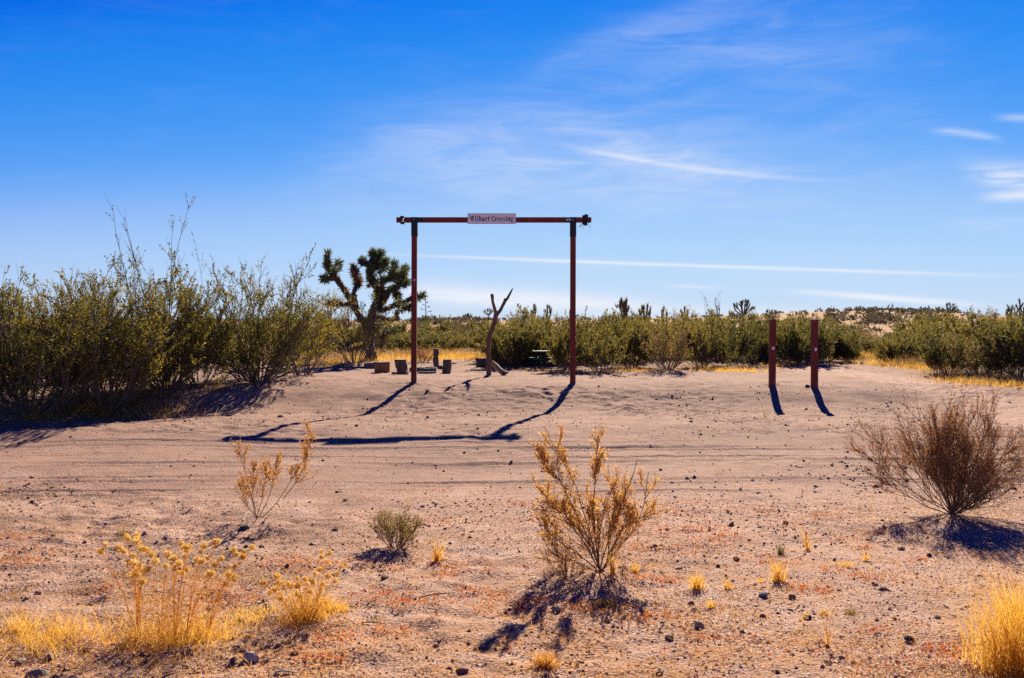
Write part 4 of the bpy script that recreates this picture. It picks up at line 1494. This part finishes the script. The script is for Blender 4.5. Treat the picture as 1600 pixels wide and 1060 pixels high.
tuft('tall golden grass clump filling the bottom right corner', 1582, 1052, 130, 165, 620, 'straw', .26, .0045, 1, None, .3)
tuft('golden grass clump at the right edge, behind the corner clump', 1600, 985, 70, 95, 260, 'straw', .25, .006, 1, None, .3)
tuft('small bright golden tuft right of the small green shrub', 683, 878, 16, 42, 60, 'straw', .12)
tuft('square golden tuft right of the tall orange shrub', 1089, 920, 26, 34, 90, 'straw', .12)
tuft('golden tuft with upright blades, beside the right-hand stones', 1216, 908, 26, 44, 90, 'straw', .16)
tuft('thin tall golden tuft, highest of the group on the right', 1262, 858, 9, 42, 34, 'straw', .10)
tuft('dull green and gold tuft below the thin tall one', 1219, 866, 14, 22, 60, 'green_dry', .3)
tuft('small golden tuft between the square tuft and the upright one', 1138, 920, 14, 22, 40, 'straw', .2)
tuft('tiny golden tuft below the square tuft', 1112, 950, 14, 20, 40, 'straw', .25)
tuft('golden tuft at the right foot of the tall orange shrub', 992, 892, 16, 22, 50, 'straw', .2)
tuft('bleached golden blades at the base of the tall orange shrub', 957, 896, 12, 62, 50, 'straw', .12)
tuft('small golden tuft left of the shadow of the round brown bush', 1353, 878, 8, 18, 30, 'straw', .15)
tuft('little yellow tuft left of the upright golden tuft', 1188, 910, 10, 14, 26, 'straw', .2)
tuft('dark olive tuft among stones right of centre', 1330, 962, 24, 15, 90, 'green_dry', .5)
tuft('orange dry tuft at the bottom, left of centre', 852, 1040, 44, 32, 170, 'dry_orange', .5, .007)
tuft('combed-flat golden grass below the tall orange shrub', 948, 946, 62, 16, 300, 'straw', 1.1, .005, 2)
tuft('combed-flat pale grass left of the bush shadow', 1318, 886, 40, 12, 140, 'straw', 1.1, .005, 2)
tuft('sprawling golden grass at the left of the puffball plants', 95, 1000, 230, 46, 1000, 'straw', .95, .0036, 3)
tuft('golden grass sprawling beside the smaller puffball plant', 520, 952, 56, 28, 300, 'straw', .8, .005, 3)
tuft('golden grass mat between the two puffball plants', 390, 965, 110, 30, 420, 'straw', .9, .0032, 3)
tuft('golden grass mat under the taller puffball plant', 300, 1000, 190, 42, 800, 'straw', .85, .0034, 3)
tuft('faint straw tuft at the bottom left corner', 30, 985, 60, 44, 160, 'straw', .6, .005, 3)
tuft('straw tuft on the bank below the large left bush', 52, 656, 40, 20, 90, 'straw', .4, .010, 0, 'straw tufts on the left bank')
tuft('straw tuft on the bank beside the shadow of the left bush', 78, 655, 34, 18, 90, 'straw', .4, .010, 0, 'straw tufts on the left bank')
tuft('bright straw tuft on the bank, right of the others', 156, 648, 24, 30, 90, 'straw', .3, .010, 0, 'straw tufts on the left bank')
tuft('pale straw tuft under the second left bush', 122, 648, 50, 30, 150, 'straw_dull', .4, .010, 0, 'straw tufts on the left bank')
tuft('grey-green sprout in the road edge left of the right posts', 1196, 655, 8, 24, 22, 'green_dry', .15, .006, 0, None)
tuft('thin dark sprout on the road right of the tall orange shrub', 1124, 742, 14, 24, 16, 'green_dry', .5, .005, 0, None)
tuft('faint grey-green sprout behind the puffball plants', 190, 836, 10, 28, 26, 'green_dry', .15, .005, 0, None)


def grass_field(name, label, spots, mat, w, seed, droop=.4, lean=.4):
    rng = np.random.RandomState(seed)
    mb = MB()
    for px, py, wpx, dpt, hpx, n in spots:
        q = G(px, py); k = M(q[1])
        x = q[0] + rng.normal(size=n) * wpx * k * .30
        y = q[1] + rng.uniform(-.5, .5, n) * dpt
        pos = np.stack([x, y, hgt(x, y) - .01], 1)
        V, F_ = grass(rng, pos, hpx * k, lean, w, 2, droop)
        mb.add(V, F_)
    o = obj(name, mb.mesh(name, MAT[mat]))
    o['kind'] = 'stuff'; o['label'] = label; o['category'] = 'grass'
    return o


grass_field('dry_grass', 'golden dry grass along the bushes and the side track',
            [(1335, 561, 60, 2.6, 15, 800), (1395, 570, 100, 2.6, 12, 900), (1445, 577, 80, 1.6, 10, 420), (1500, 596, 70, 1.3, 9, 300),
             (1570, 602, 120, 1.5, 10, 600), (1640, 606, 100, 1.5, 10, 400), (1150, 580, 90, 1.4, 7, 520), (1110, 578, 60, 1.0, 7, 500),
             (620, 562, 120, 3.0, 12, 480), (710, 560, 110, 2.6, 12, 700), (490, 571, 90, 1.6, 9, 380), (520, 569, 50, 1.6, 10, 260), (560, 560, 90, 2.5, 12, 260), (1220, 572, 60, .8, 7, 400),
             (575, 564, 40, .8, 8, 260), (1000, 580, 60, .5, 6, 260), (760, 562, 60, 2.0, 10, 500)], 'straw', .016, 8)
grass_field('dull_grass', 'dull brown dry grass under the bushes',
            [(190, 640, 170, 1.6, 24, 1100), (225, 628, 120, 1.4, 20, 700), (120, 648, 200, 1.0, 18, 600), (1450, 572, 100, 2.0, 24, 900), (1530, 590, 150, 1.4, 24, 1000),
             (1100, 578, 200, 1.0, 14, 700), (950, 582, 120, 1.0, 12, 400), (560, 560, 160, 3, 18, 1500), (690, 556, 200, 3, 16, 1900), (500, 566, 160, 3, 14, 900), (1380, 562, 150, 3, 18, 1300), (1560, 600, 160, 1.6, 14, 900), (1430, 574, 100, 2, 14, 700),
             (300, 604, 140, 1.2, 14, 300), (860, 580, 120, 1.0, 8, 300), (1240, 570, 120, 1, 10, 350)], 'straw_dull', .012, 9)


# ------------------------------------------------------------------ foreground shrubs
def dry_shrub(label, px, py, wpx, hpx, seed, n1, k2, k3, leaves, leaf, mat, tilt, name='dry_shrub', stem_r=.006, bend=.25, lw=.55, low=.2, twig='twig_brown', cl=.55, lmin=.1, l2=.42, l3=.17, group='dried shrubs in the foreground', lines=None, extra=0):
    rng = np.random.RandomState(seed)
    q = G(px, py); k = M(q[1]); H = hpx * k
    t = thing(name, label, 'shrub', q, 0, group)
    s1 = stems(rng, n1, H * .92, H * .03, tilt, 7, bend, .09)
    if lines:
        s1 = []
        for ln_ in lines:
            dy = rng.uniform(-.28, .28) * H
            a = np.array([((x_ - px) * k, dy * ((py - y_) * k / H) ** .8 if y_ < py else 0, (py - y_) * k - .01) for x_, y_ in ln_])
            tt_ = np.linspace(0, len(a) - 1, 9)
            b_ = np.stack([np.interp(tt_, np.arange(len(a)), a[:, i_]) for i_ in range(3)], 1)
            b_[1:-1] = (b_[:-2] + 2 * b_[1:-1] + b_[2:]) / 4
            s1.append(b_ + rng.normal(size=b_.shape) * .006)
            for _x in range(extra):        # the same stem again, swung round the root, for depth
                an_ = rng.uniform(.5, 2.6) * rng.choice([-1, 1]); c_, s_ = math.cos(an_), math.sin(an_)
                e_ = b_ * rng.uniform(.7, .92)
                s1.append(np.stack([e_[:, 0] * c_ - e_[:, 1] * s_, e_[:, 0] * s_ + e_[:, 1] * c_, e_[:, 2]], 1) + rng.normal(size=b_.shape) * .008)
        s1 = np.array(s1)
    s2 = sprout(rng, s1, k2, low, .95, (.3, .8), H * l2, 5, .55, .10, .5)
    s3 = sprout(rng, s2, k3, .15, 1., (.3, .8), H * l3, 3, .45, .15, .3)
    hx = np.abs(np.concatenate([s.reshape(-1, 3) for s in (s1, s2, s3)])[:, 0]).max()
    sx = 1.0 if lines else wpx * k * .5 / hx
    B = MB()
    for pts, r0, r1, S_ in ((s1, stem_r, stem_r * .35, 5), (s2, stem_r * .42, stem_r * .2, 4), (s3, stem_r * .22, stem_r * .12, 3)):
        pts = pts * [sx, sx, 1]
        V, Fq = tube_batch(pts, taper(len(pts), pts.shape[1], r0, r1), S_); B.add(V, Fq)
    obj('branches', B.mesh('branches', MAT[twig]), t)
    L_ = MB()
    for hst, nl in ((s3, leaves), (s2, leaves)):
        hst = hst * [sx, sx, 1]
        N, Pn, _ = hst.shape
        tt = rng.uniform(.2, 1.02, (N, nl)) * (Pn - 1)
        i = np.clip(tt.astype(int), 0, Pn - 2); f = (tt - i)[..., None]; n = np.arange(N)[:, None]
        pos = (hst[n, i] * (1 - f) + hst[n, i + 1] * f).reshape(-1, 3)
        keep = (rng.rand(len(pos)) < np.clip((pos[:, 2] / H - lmin) * 3, .12, 1)) & np.repeat(rng.rand(N) < cl + .3, nl)
        pos = pos[keep]
        ln = leaf * rng.uniform(.6, 1.4, len(pos))
        V, F_ = blades(pos + rng.normal(size=pos.shape) * leaf * .3, norm(rng.normal(size=pos.shape) + [0, 0, .4]), ln, ln * lw, rng)
        L_.add(V, F_)
    obj('seed_heads', L_.mesh('seed_heads', MAT[mat]), t)
    return t


dry_shrub('tall orange dried shrub with upright branches in the centre foreground', 938, 893, 185, 232, 41, 8, 14, 10, 10, .0175, 'dry_orange', .68, stem_r=.0065, l2=.26, l3=.10, low=.12, lines=[
    [(938, 893), (927, 850), (912, 795), (890, 735), (853, 668)], [(938, 893), (931, 850), (927, 800), (932, 745), (934, 695)], [(938, 893), (952, 872), (988, 836), (1010, 785), (1014, 735)],
    [(938, 893), (946, 850), (966, 800), (984, 755), (996, 712)], [(938, 893), (912, 868), (880, 846), (850, 822)], [(938, 893), (918, 855), (890, 815), (850, 776)],
    [(938, 893), (955, 850), (975, 815), (1003, 800)], [(938, 893), (934, 850), (945, 800), (960, 760)], [(938, 893), (920, 840), (893, 780), (866, 735), (847, 705)], [(930, 860), (905, 825), (885, 800), (868, 790)],
    [(938, 893), (905, 880), (875, 872), (858, 862)]])
dry_shrub('thin V-shaped orange dried shrub on the left road edge', 402, 812, 140, 150, 42, 5, 11, 8, 9, .016, 'dry_orange', .62, stem_r=.0045, low=.3, l2=.22, l3=.10, lines=[
    [(402, 812), (394, 780), (384, 738), (371, 690)], [(402, 812), (428, 794), (456, 755), (480, 712), (497, 664)], [(402, 812), (397, 770), (400, 725)], [(402, 812), (424, 775), (436, 740), (438, 716)],
    [(402, 812), (383, 785), (369, 758)], [(440, 780), (466, 748), (474, 712)], [(402, 812), (410, 770), (418, 735)]])
dry_shrub('big rounded brown dried bush on the right, casting a broad shadow', 1488, 806, 260, 196, 43, 20, 14, 11, 8, .0165, 'dry_brown', .95, stem_r=.006, l2=.32, l3=.15, low=.10, extra=1, lines=[
    [(1488, 806), (1440, 780), (1390, 740), (1345, 700)], [(1488, 806), (1448, 775), (1405, 725), (1365, 682)], [(1488, 806), (1455, 765), (1425, 710), (1400, 655)], [(1488, 806), (1465, 750), (1450, 690), (1440, 612)],
    [(1488, 806), (1478, 750), (1470, 700), (1466, 640)], [(1488, 806), (1490, 750), (1496, 700), (1500, 640)], [(1488, 806), (1502, 760), (1520, 700), (1532, 636)], [(1488, 806), (1515, 765), (1545, 715), (1565, 655)],
    [(1488, 806), (1520, 775), (1560, 735), (1592, 690)], [(1488, 806), (1525, 785), (1565, 765), (1600, 725)], [(1488, 806), (1450, 795), (1405, 770), (1372, 745)], [(1488, 806), (1530, 790), (1570, 772), (1595, 755)],
    [(1488, 806), (1470, 770), (1440, 730), (1418, 690)], [(1488, 806), (1500, 770), (1512, 720), (1515, 670)], [(1488, 806), (1475, 760), (1480, 700), (1484, 655)], [(1488, 806), (1510, 780), (1540, 745), (1555, 700)]])
dry_shrub('brown dried bush cut off by the right edge, behind the rounded one', 1650, 775, 190, 150, 44, 12, 7, 6, 7, .015, 'dry_brown', .9, stem_r=.008)
dry_shrub('low dull green shrub between the two orange ones', 618, 858, 100, 74, 45, 15, 6, 6, 8, .02, 'green_dry', 1.0, name='green_shrub', stem_r=.005, lw=.3, l2=.5)
dry_shrub('faint low sprawl of dry twigs right of the tall orange shrub', 975, 905, 80, 40, 46, 7, 4, 4, 5, .013, 'dry_brown', 1.1, stem_r=.004, group=None, name='dry_twigs')
dry_shrub('low brown litter bush at the left of the tall orange shrub', 885, 905, 80, 60, 47, 9, 5, 4, 7, .014, 'dry_orange', 1.1, stem_r=.004, group=None, name='low_dry_shrub')


# golden puffball plants
def head_mesh(seed):
    rng = np.random.RandomState(seed)
    d = norm(rng.normal(size=(190, 3)))
    V, F_ = blades(d * .18, d, .95 * rng.uniform(.55, 1.15, 190), .11, rng)
    return mesh('seed_head', V, F_, MAT['puff'])


HEADS = [head_mesh(i) for i in range(3)]


def puff_plant(label, base, stems_, seed, headr):
    rng = np.random.RandomState(seed)
    q = G(*base); k = M(q[1])
    t = thing('puffball_plant', label, 'plant', q, 0, 'golden puffball plants')
    St = MB()
    for (bx, tops) in stems_:
        b0 = np.array([(bx - base[0]) * k, rng.uniform(-.12, .12), 0.0])
        b0[2] = float(hgt(q[0] + b0[0], q[1] + b0[1])) - q[2] - .01
        for hx, hy in tops:
            tip = np.array([(hx - base[0]) * k, b0[1] + rng.uniform(-.08, .08), (base[1] - hy) * k])
            mid = b0 * .45 + tip * .55 + rng.normal(size=3) * [.012, .012, 0]; mid[0] = b0[0] * .6 + tip[0] * .4
            pts = np.array([b0, b0 * .7 + mid * .3, mid, mid * .4 + tip * .6, tip])
            St.tube(pts, [.0023, .002, .0017, .0014, .0012], 4, cap=False)
            for kk_ in range(rng.randint(1, 3)):
                o = obj('seed_head', HEADS[rng.randint(3)], t, tip + rng.normal(size=3) * headr * (1.2 * kk_), rng.uniform(0, 6, 3), headr * rng.uniform(.65, 1.1))
    obj('stems', St.mesh('stems', MAT['straw']), t)
    n = 300 if len(stems_) > 1 else 14
    bx = np.array([s[0] for s in stems_])
    xs = (rng.choice(bx, n) - base[0]) * k + rng.normal(size=n) * .05
    ys = rng.normal(size=n) * .08
    pos = np.stack([xs, ys, hgt(q[0] + xs, q[1] + ys) - q[2] - .01], 1)
    V, F_ = grass(rng, pos, .20, .4, .004, 3, .3)
    if len(stems_) > 1:
        m2 = 5200 if len(stems_) > 4 else 2600
        hx_ = np.array([h_ for s_ in stems_ for h_ in s_[1]], float)
        pk = hx_[rng.randint(0, len(hx_), m2)]
        bb = rng.choice(bx, m2)
        u_ = rng.uniform(0, 1, m2) ** 1.3
        fx_ = ((bb * (1 - u_) + pk[:, 0] * u_) - base[0]) * k + rng.normal(size=m2) * .07
        fz_ = (base[1] - pk[:, 1]) * k * u_ * .85
        fy_ = rng.normal(size=m2) * .10
        pz = np.stack([fx_, fy_, np.maximum(fz_, hgt(q[0] + fx_, q[1] + fy_) - q[2])], 1)
        V2, F2 = blades(pz, norm(rng.normal(size=pz.shape) + [0, 0, .6]), .028 * rng.uniform(.5, 1.5, m2), .0035, rng)
        obj('dry_twigs', mesh('dry_twigs', V2, F2, MAT['straw_orange']), t)
    obj('basal_grass', mesh('basal_grass', V, F_, MAT['straw']), t)
    return t


puff_plant('taller golden puffball plant in the left foreground', (240, 1000),
           [(211, [(198, 838), (187, 840), (188, 862), (196, 872), (193, 881), (215, 880), (207, 894), (217, 888)]),
            (215, [(220, 838), (229, 848), (237, 863), (160, 856), (155, 857), (230, 882), (212, 873), (225, 902)]),
            (250, [(255, 867), (261, 878), (275, 880), (270, 896), (272, 885), (249, 868)]),
            (275, [(292, 838), (297, 852), (284, 860), (290, 864), (292, 886), (280, 862), (305, 843), (313, 870)]),
            (290, [(327, 843), (342, 840), (320, 868), (343, 871), (338, 885), (330, 890), (325, 867)]),
            (315, [(365, 855), (374, 864), (383, 861), (363, 884), (363, 902), (371, 873), (350, 900), (337, 878)])], 61, .027)
puff_plant('smaller golden puffball plant left of the green shrub', (470, 970),
           [(470, [(440, 892), (450, 900), (436, 912), (455, 905), (445, 925), (414, 905), (425, 920)]),
            (478, [(470, 895), (480, 900), (478, 912), (486, 922), (466, 925), (491, 905), (472, 905)]),
            (490, [(501, 887), (510, 888), (515, 896), (512, 866), (514, 874), (522, 902), (525, 905), (505, 912), (498, 925)])], 62, .025)
# small lone puff stalk right foreground
puff_plant('lone thin puffball stalk near the bottom right', (1295, 1008), [(1295, [(1282, 958), (1302, 954), (1258, 976), (1250, 985), (1295, 962)])], 63, .018)


# ------------------------------------------------------------------ stones
STN = [  # px, py(base), width px, squash, tone, label
    (1092, 985, 19, .8, 'tan', 'blocky tan stone with a pale top, right of centre'),
    (1045, 1001, 16, .65, 'brown', 'brown stone left below the blocky tan one'),
    (869, 961, 18, .75, 'tan', 'pointed tan stone below the tall orange shrub'),
    (1080, 946, 12, .75, 'red', 'small reddish stone above the blocky tan one'),
    (1060, 889, 13, .6, 'tan', 'flat tan stone right of the tall orange shrub'),
    (1122, 886, 8, .7, 'dark', 'small black stone above the square grass tuft'),
    (1151, 877, 11, .7, 'brown', 'small brown stone higher than the square grass tuft'),
    (1409, 864, 12, .75, 'red', 'small reddish stone below the bush shadow'),
    (1452, 872, 8, .9, 'dark', 'small dark pointed stone below the bush shadow'),
    (1192, 936, 16, .7, 'grey', 'dark grey rounded stone left of the upright tuft'),
    (1237, 938, 12, .8, 'brown', 'brown stone right of the dark grey rounded one'),
    (1380, 932, 17, .55, 'brown', 'flat brown stone in the right foreground'),
    (1263, 970, 15, .65, 'dark', 'black stone above the lone puffball stalk'),
    (1465, 969, 12, .65, 'dark', 'black stone left of the corner grass clump'),
    (1398, 972, 9, .8, 'brown', 'small brown stone near the flat brown one'),
    (1370, 973, 8, .6, 'dark', 'small dark flat stone left of the small brown one'),
    (1421, 1008, 18, .7, 'dark', 'rough dark stone near the bottom right'),
    (1311, 924, 7, .8, 'brown', 'tiny brown stone beside the flat brown stone'),
    (681, 1010, 16, .7, 'red', 'rounded reddish stone in the bottom centre'),
    (751, 1015, 11, .7, 'dark', 'small dark stone right of the rounded reddish one'),
    (722, 1055, 21, .55, 'red', 'low reddish stone at the bottom edge'),
    (601, 910, 13, .75, 'brown', 'brown stone below the low green shrub'),
    (392, 1042, 24, .8, 'pale', 'whitish stone at the bottom left of centre'),
    (524, 832, 12, .55, 'grey', 'grey stone left of the low green shrub'),
    (381, 1026, 13, .8, 'red', 'reddish stone just above the whitish one'),
    (59, 929, 12, .7, 'red', 'small reddish stone above the sprawling straw at left'),
    (236, 1030, 18, .8, 'dark', 'black angular stone in front of the puffball plant'),
    (58, 1058, 36, .7, 'grey', 'largest grey stone in the bottom left corner'),
    (32, 1030, 16, .6, 'pale', 'pale stone above the largest grey one'),
    (182, 1034, 11, .8, 'pale', 'small white stone left of the black angular one'),
    (366, 1045, 16, .8, 'dark', 'dark stone left of the whitish one'),
    (460, 1030, 14, .6, 'dark', 'dark flat stone right of the whitish one'),
    (383, 830, 20, .55, 'dark', 'black clod at the foot of the thin V-shaped shrub'),
    (1262, 606, 8, .8, 'dark', 'dark stone at the foot of the right short post'),
    (1044, 834, 10, .6, 'grey', 'small grey-violet stone right of the tall orange shrub'),
    (1023, 857, 9, .6, 'brown', 'small brown stone near the grey-violet one'),
    (1050, 758, 8, .8, 'grey', 'little grey stone on the road behind the tall orange shrub'),
    (1032, 737, 7, .8, 'grey', 'little grey stone on the road, farther than its neighbour'),
    (905, 1037, 12, .6, 'brown', 'brown stone right of the orange dry tuft'),
    (1030, 1052, 13, .6, 'dark', 'dark stone at the bottom edge right of centre'),
    (438, 653, 11, .5, 'tan', 'flat tan stone on the road above the thin V-shaped shrub'),
    (668, 615, 8, .8, 'dark', 'dark clod in front of the left gate post'),
    (529, 772, 14, .4, 'dark', 'flat dark clod on the road left of centre'),
]
rng = np.random.RandomState(9)
for px, py, w, sq, tone, lab in STN:
    q = G(px, py - w * sq * .25); k = M(q[1]); r = w * k * .5
    o = obj('stone', rock_mesh('stone', int(px * 7 + py), STONE[tone]), None, q + [0, 0, r * sq * .28],
            (rng.uniform(-.2, .2), rng.uniform(-.2, .2), rng.uniform(0, 6)), (r * 1.1, r * rng.uniform(.85, 1.05), r * sq * 1.05))
    tag(o, lab, 'stone', 'stones in the foreground')

# bleached sticks
for i, (x0, y0, x1, y1, lab) in enumerate((
        (137, 938, 173, 927, 'white stick left of the puffball plant'), (60, 793, 92, 780, 'white stick at the left, upper one'),
        (636, 910, 646, 904, 'short white stick right of the brown stone'), (140, 783, 156, 776, 'short pale stick at the left road edge'),
        (380, 812, 388, 800, 'short white stick at the foot of the thin V-shaped shrub'), (655, 935, 712, 926, 'dark crooked twig below the low green shrub'),
        (565, 977, 605, 976, 'thin dark twig below the smaller puffball plant'), (430, 1054, 462, 1053, 'pale stick along the bottom edge'),
        (230, 655, 240, 648, 'small white curved stick on the left bank'), (284, 1042, 312, 1056, 'dark twig at the bottom left'),
        (915, 1022, 930, 1020, 'short pale stick right of the orange dry tuft'))):
    a, b = G(x0, y0), G(x1, y1)
    m_ = (a + b) / 2 + [0, 0, .015]
    r = .0065 if i not in (5, 6, 9) else .005
    mb = MB(); pts = np.array([a + [0, 0, r], a * .6 + b * .4 + [0, 0, r * 2.2], a * .3 + b * .7 + [0, 0, r * 1.6], b + [0, 0, r]]) - a
    if i == 8:
        r = .012
    mb.tube(pts, [r, r * .9, r * .8, r * .5], 6, .1, rng)
    o = obj('stick', mb.mesh('stick', MAT['twig_brown' if i in (5, 6, 9) else 'twig_pale']), None, a)
    tag(o, lab, 'stick', 'sticks on the ground')

# ------------------------------------------------------------------ pebbles, clods, litter, red ground cover (nobody could count these)
rng = np.random.RandomState(12)
_oct = np.array([[1, 0, 0], [-.5, .87, 0], [-.5, -.87, 0], [.3, .3, .8], [-.3, 0, .75], [0, 0, -.6]], float)
_of = np.array([[0, 1, 3], [1, 4, 3], [1, 2, 4], [2, 0, 3], [2, 3, 4], [1, 0, 5], [2, 1, 5], [0, 2, 5]])


def scatter(n, y0, y1, pw=1.6):
    """points with density falling with distance, over a swath wider than the view"""
    u = rng.rand(n)
    y = (y0 ** (1 - pw) + u * (y1 ** (1 - pw) - y0 ** (1 - pw))) ** (1 / (1 - pw))
    x = rng.uniform(-1, 1, n) * (y * .62 + 1.2)
    return x, y


def chunks(name, x, y, r, mat, label, cat):
    n = len(x)
    az = rng.uniform(0, 6.28, n); c, s = np.cos(az), np.sin(az)
    loc = _oct[None] * (1 + rng.normal(size=(n, 6, 3)) * .18) * r[:, None, None] * np.stack([rng.uniform(.7, 1.3, n), rng.uniform(.7, 1.1, n), rng.uniform(.45, .9, n)], 1)[:, None]
    X = loc[..., 0] * c[:, None] - loc[..., 1] * s[:, None]
    Y = loc[..., 0] * s[:, None] + loc[..., 1] * c[:, None]
    V = np.stack([X + x[:, None], Y + y[:, None], loc[..., 2] + (hgt(x, y) + r * rng.uniform(-.25, .2, n))[:, None]], -1).reshape(-1, 3)
    F_ = (_of[None] + (np.arange(n) * 6)[:, None, None]).reshape(-1, 3)
    o = obj(name, mesh(name, V, F_, MAT[mat]))
    o['kind'] = 'stuff'; o['label'] = label; o['category'] = cat


x, y = scatter(62000, 3.9, 25, 1.8)
gravel = vnoise(x, y, 1.4) + vnoise(x, y, .5) * .7
rd = sm(y, 10.6, 11.6) * (1 - sm(y, 16.4, 17.6))
keep = rng.rand(len(x)) < np.clip(.55 + gravel * 1.1, .12, 1) * (1 - .72 * rd)
x, y = x[keep], y[keep]
r = np.exp(rng.normal(size=len(x)) * .45) * .0085 * np.clip(y / 9, .75, 1.6)
chunks('pebbles', x, y, np.clip(r, .003, .03), 'pebble', 'fine pebbles strewn over the sand', 'pebbles')
x, y = scatter(26000, 3.9, 26, 1.2)
g_ = vnoise(x + 40, y, 1.1) + .6 * vnoise(x, y + 70, .4)
rd = sm(y, 10.8, 11.8) * (1 - sm(y, 16.2, 17.2))
keep = rng.rand(len(x)) < np.clip(.02 + g_ * 1.5, 0.015, 1) * (1 - .6 * rd)
x, y = x[keep], y[keep]
# extra crumbs where the photograph shows churned earth
for px, py, wx, wy, n in ((30, 775, 90, 26, 260), (110, 780, 100, 20, 160), (1330, 735, 90, 30, 380), (1370, 760, 50, 12, 160), (1560, 740, 60, 24, 160), (340, 850, 110, 24, 260), (200, 880, 200, 30, 240), (60, 640, 100, 20, 120),
                          (540, 640, 200, 12, 120), (1090, 620, 180, 10, 120), (200, 660, 160, 10, 120), (1390, 640, 70, 14, 120), (620, 885, 90, 20, 220), (1240, 950, 60, 14, 100), (380, 960, 80, 14, 160), (180, 1030, 200, 24, 260), (860, 1048, 140, 14, 160)):
    for _ in range(1):
        qq = [G(px + rng.normal() * wx * .5, min(1060, py + rng.normal() * wy * .5)) for _k in range(n // 4)]
        qx = np.repeat([p[0] for p in qq], 4) + rng.normal(size=len(qq) * 4) * .09
        qy = np.repeat([p[1] for p in qq], 4) + rng.normal(size=len(qq) * 4) * .09
        x = np.concatenate([x, qx]); y = np.concatenate([y, qy])
r = np.exp(rng.normal(size=len(x)) * .6) * .0075 * np.clip(y / 9, .8, 2.0)
chunks('clods', x, y, np.clip(r, .004, .045), 'clod', 'dark earth clods scattered on the sand', 'clods')


def flecks(name, x, y, ln, wd, mat, label, lift=.006, up=.35):
    n = len(x)
    d = norm(np.stack([rng.normal(size=n), rng.normal(size=n), rng.uniform(0, up, n) * 2], 1))
    pos = np.stack([x, y, hgt(x, y) + rng.uniform(.001, lift, n)], 1)
    V, F_ = blades(pos, d, ln * rng.uniform(.5, 1.4, n), wd * rng.uniform(.6, 1.3, n), rng)
    o = obj(name, mesh(name, V, F_, MAT[mat]))
    o['kind'] = 'stuff'; o['label'] = label; o['category'] = 'litter'


x, y = scatter(210000, 3.9, 13.0, 1.3)
m_ = vnoise(x, y + 11, 1.3) + .8 * vnoise(x, y, .42) + .25 * sm(-y, -8.5, -5)
keep = rng.rand(len(x)) < np.clip(.24 + m_ * 1.5, .06, 1)
flecks('plant_litter', x[keep], y[keep], .019, .007, 'litter', 'orange and straw plant litter on the sand')
# red-orange ground cover in flat patches
pts = []
PATCH = [(1010, 962, 46, 12), (560, 884, 60, 8), (480, 886, 30, 6), (690, 880, 70, 8), (20, 842, 50, 8), (25, 862, 40, 5), (20, 880, 60, 8), (160, 925, 30, 8), (350, 930, 60, 20),
         (800, 950, 60, 10), (835, 940, 50, 8), (1325, 842, 30, 6), (1360, 832, 34, 5), (1345, 858, 22, 4), (1435, 876, 26, 4), (1300, 895, 20, 4), (1245, 919, 14, 5), (1270, 920, 20, 4),
         (1295, 924, 26, 4), (1340, 908, 18, 6), (1365, 910, 22, 4), (1080, 860, 60, 8), (1130, 845, 70, 10), (1040, 835, 60, 8), (1180, 800, 60, 8), (1090, 800, 60, 8), (1000, 905, 50, 6),
         (1040, 908, 30, 5), (700, 770, 60, 5), (690, 818, 40, 8), (1390, 768, 24, 3), (1235, 822, 40, 5), (1295, 808, 40, 4), (1430, 780, 60, 4), (1490, 1020, 60, 12), (1540, 868, 40, 4),
         (1365, 988, 14, 4), (460, 915, 30, 8), (520, 1000, 50, 12), (500, 1035, 40, 12), (612, 988, 40, 6), (760, 925, 60, 14), (650, 940, 60, 14), (580, 930, 60, 10), (820, 790, 60, 8), (830, 815, 40, 8),
         (1110, 998, 60, 6), (1200, 880, 40, 6), (720, 895, 80, 8), (1060, 785, 50, 5), (920, 955, 50, 8), (450, 880, 60, 10), (980, 855, 60, 10), (1100, 830, 60, 8), (1000, 820, 60, 6)]
for px, py, wx, wy in PATCH:
    nn = int(8 + wx * wy * .045)
    for _ in range(nn):
        a, b = rng.normal() * .5, rng.normal() * .5
        p = G(px + a * wx, min(1064, py + b * wy))
        pts.append((p[0], p[1]))
pts = np.repeat(np.array(pts), 5, 0) + rng.normal(size=(len(pts) * 5, 2)) * .04
x, y = scatter(16000, 4.5, 12.5, 1.2)
m_ = vnoise(x + 31, y + 3, .9) + .8 * vnoise(x, y + 60, .35)
keep = m_ > .30
x = np.concatenate([pts[:, 0], x[keep]]); y = np.concatenate([pts[:, 1], y[keep]])
flecks('red_ground_cover', x, y, .023, .010, 'redcover', 'low red and orange ground cover in thin patches', .014, .6)
# loose straw strands lying on the foreground sand
n = 30000
x, y = scatter(n, 4.0, 10.5, 1.5)
m_ = vnoise(x * .8 - y * .6 + 5, x * .6 + y * .8, .9) + .7 * vnoise(x, y + 21, .33) + .30 * sm(-x, .3, 2.2) * sm(-y, -8, -5.5) + .28 * sm(-y, -6.3, -5.0)
keep = rng.rand(n) < np.clip(m_ * 1.7 - .08, .015, 1)
x, y = x[keep], y[keep]
pos = np.stack([x, y, hgt(x, y) + .003], 1)
d = norm(np.stack([rng.normal(size=len(x)), rng.normal(size=len(x)), np.abs(rng.normal(size=len(x))) * .35], 1))
ln = .055 * rng.uniform(.4, 1.5, len(x))
V, F_ = blades(pos, d, ln, .0036, rng)
o = obj('straw_litter', mesh('straw_litter', V, F_, MAT['straw_orange']))
o['kind'] = 'stuff'; o['label'] = 'loose golden straw strewn over the foreground sand'; o['category'] = 'straw'
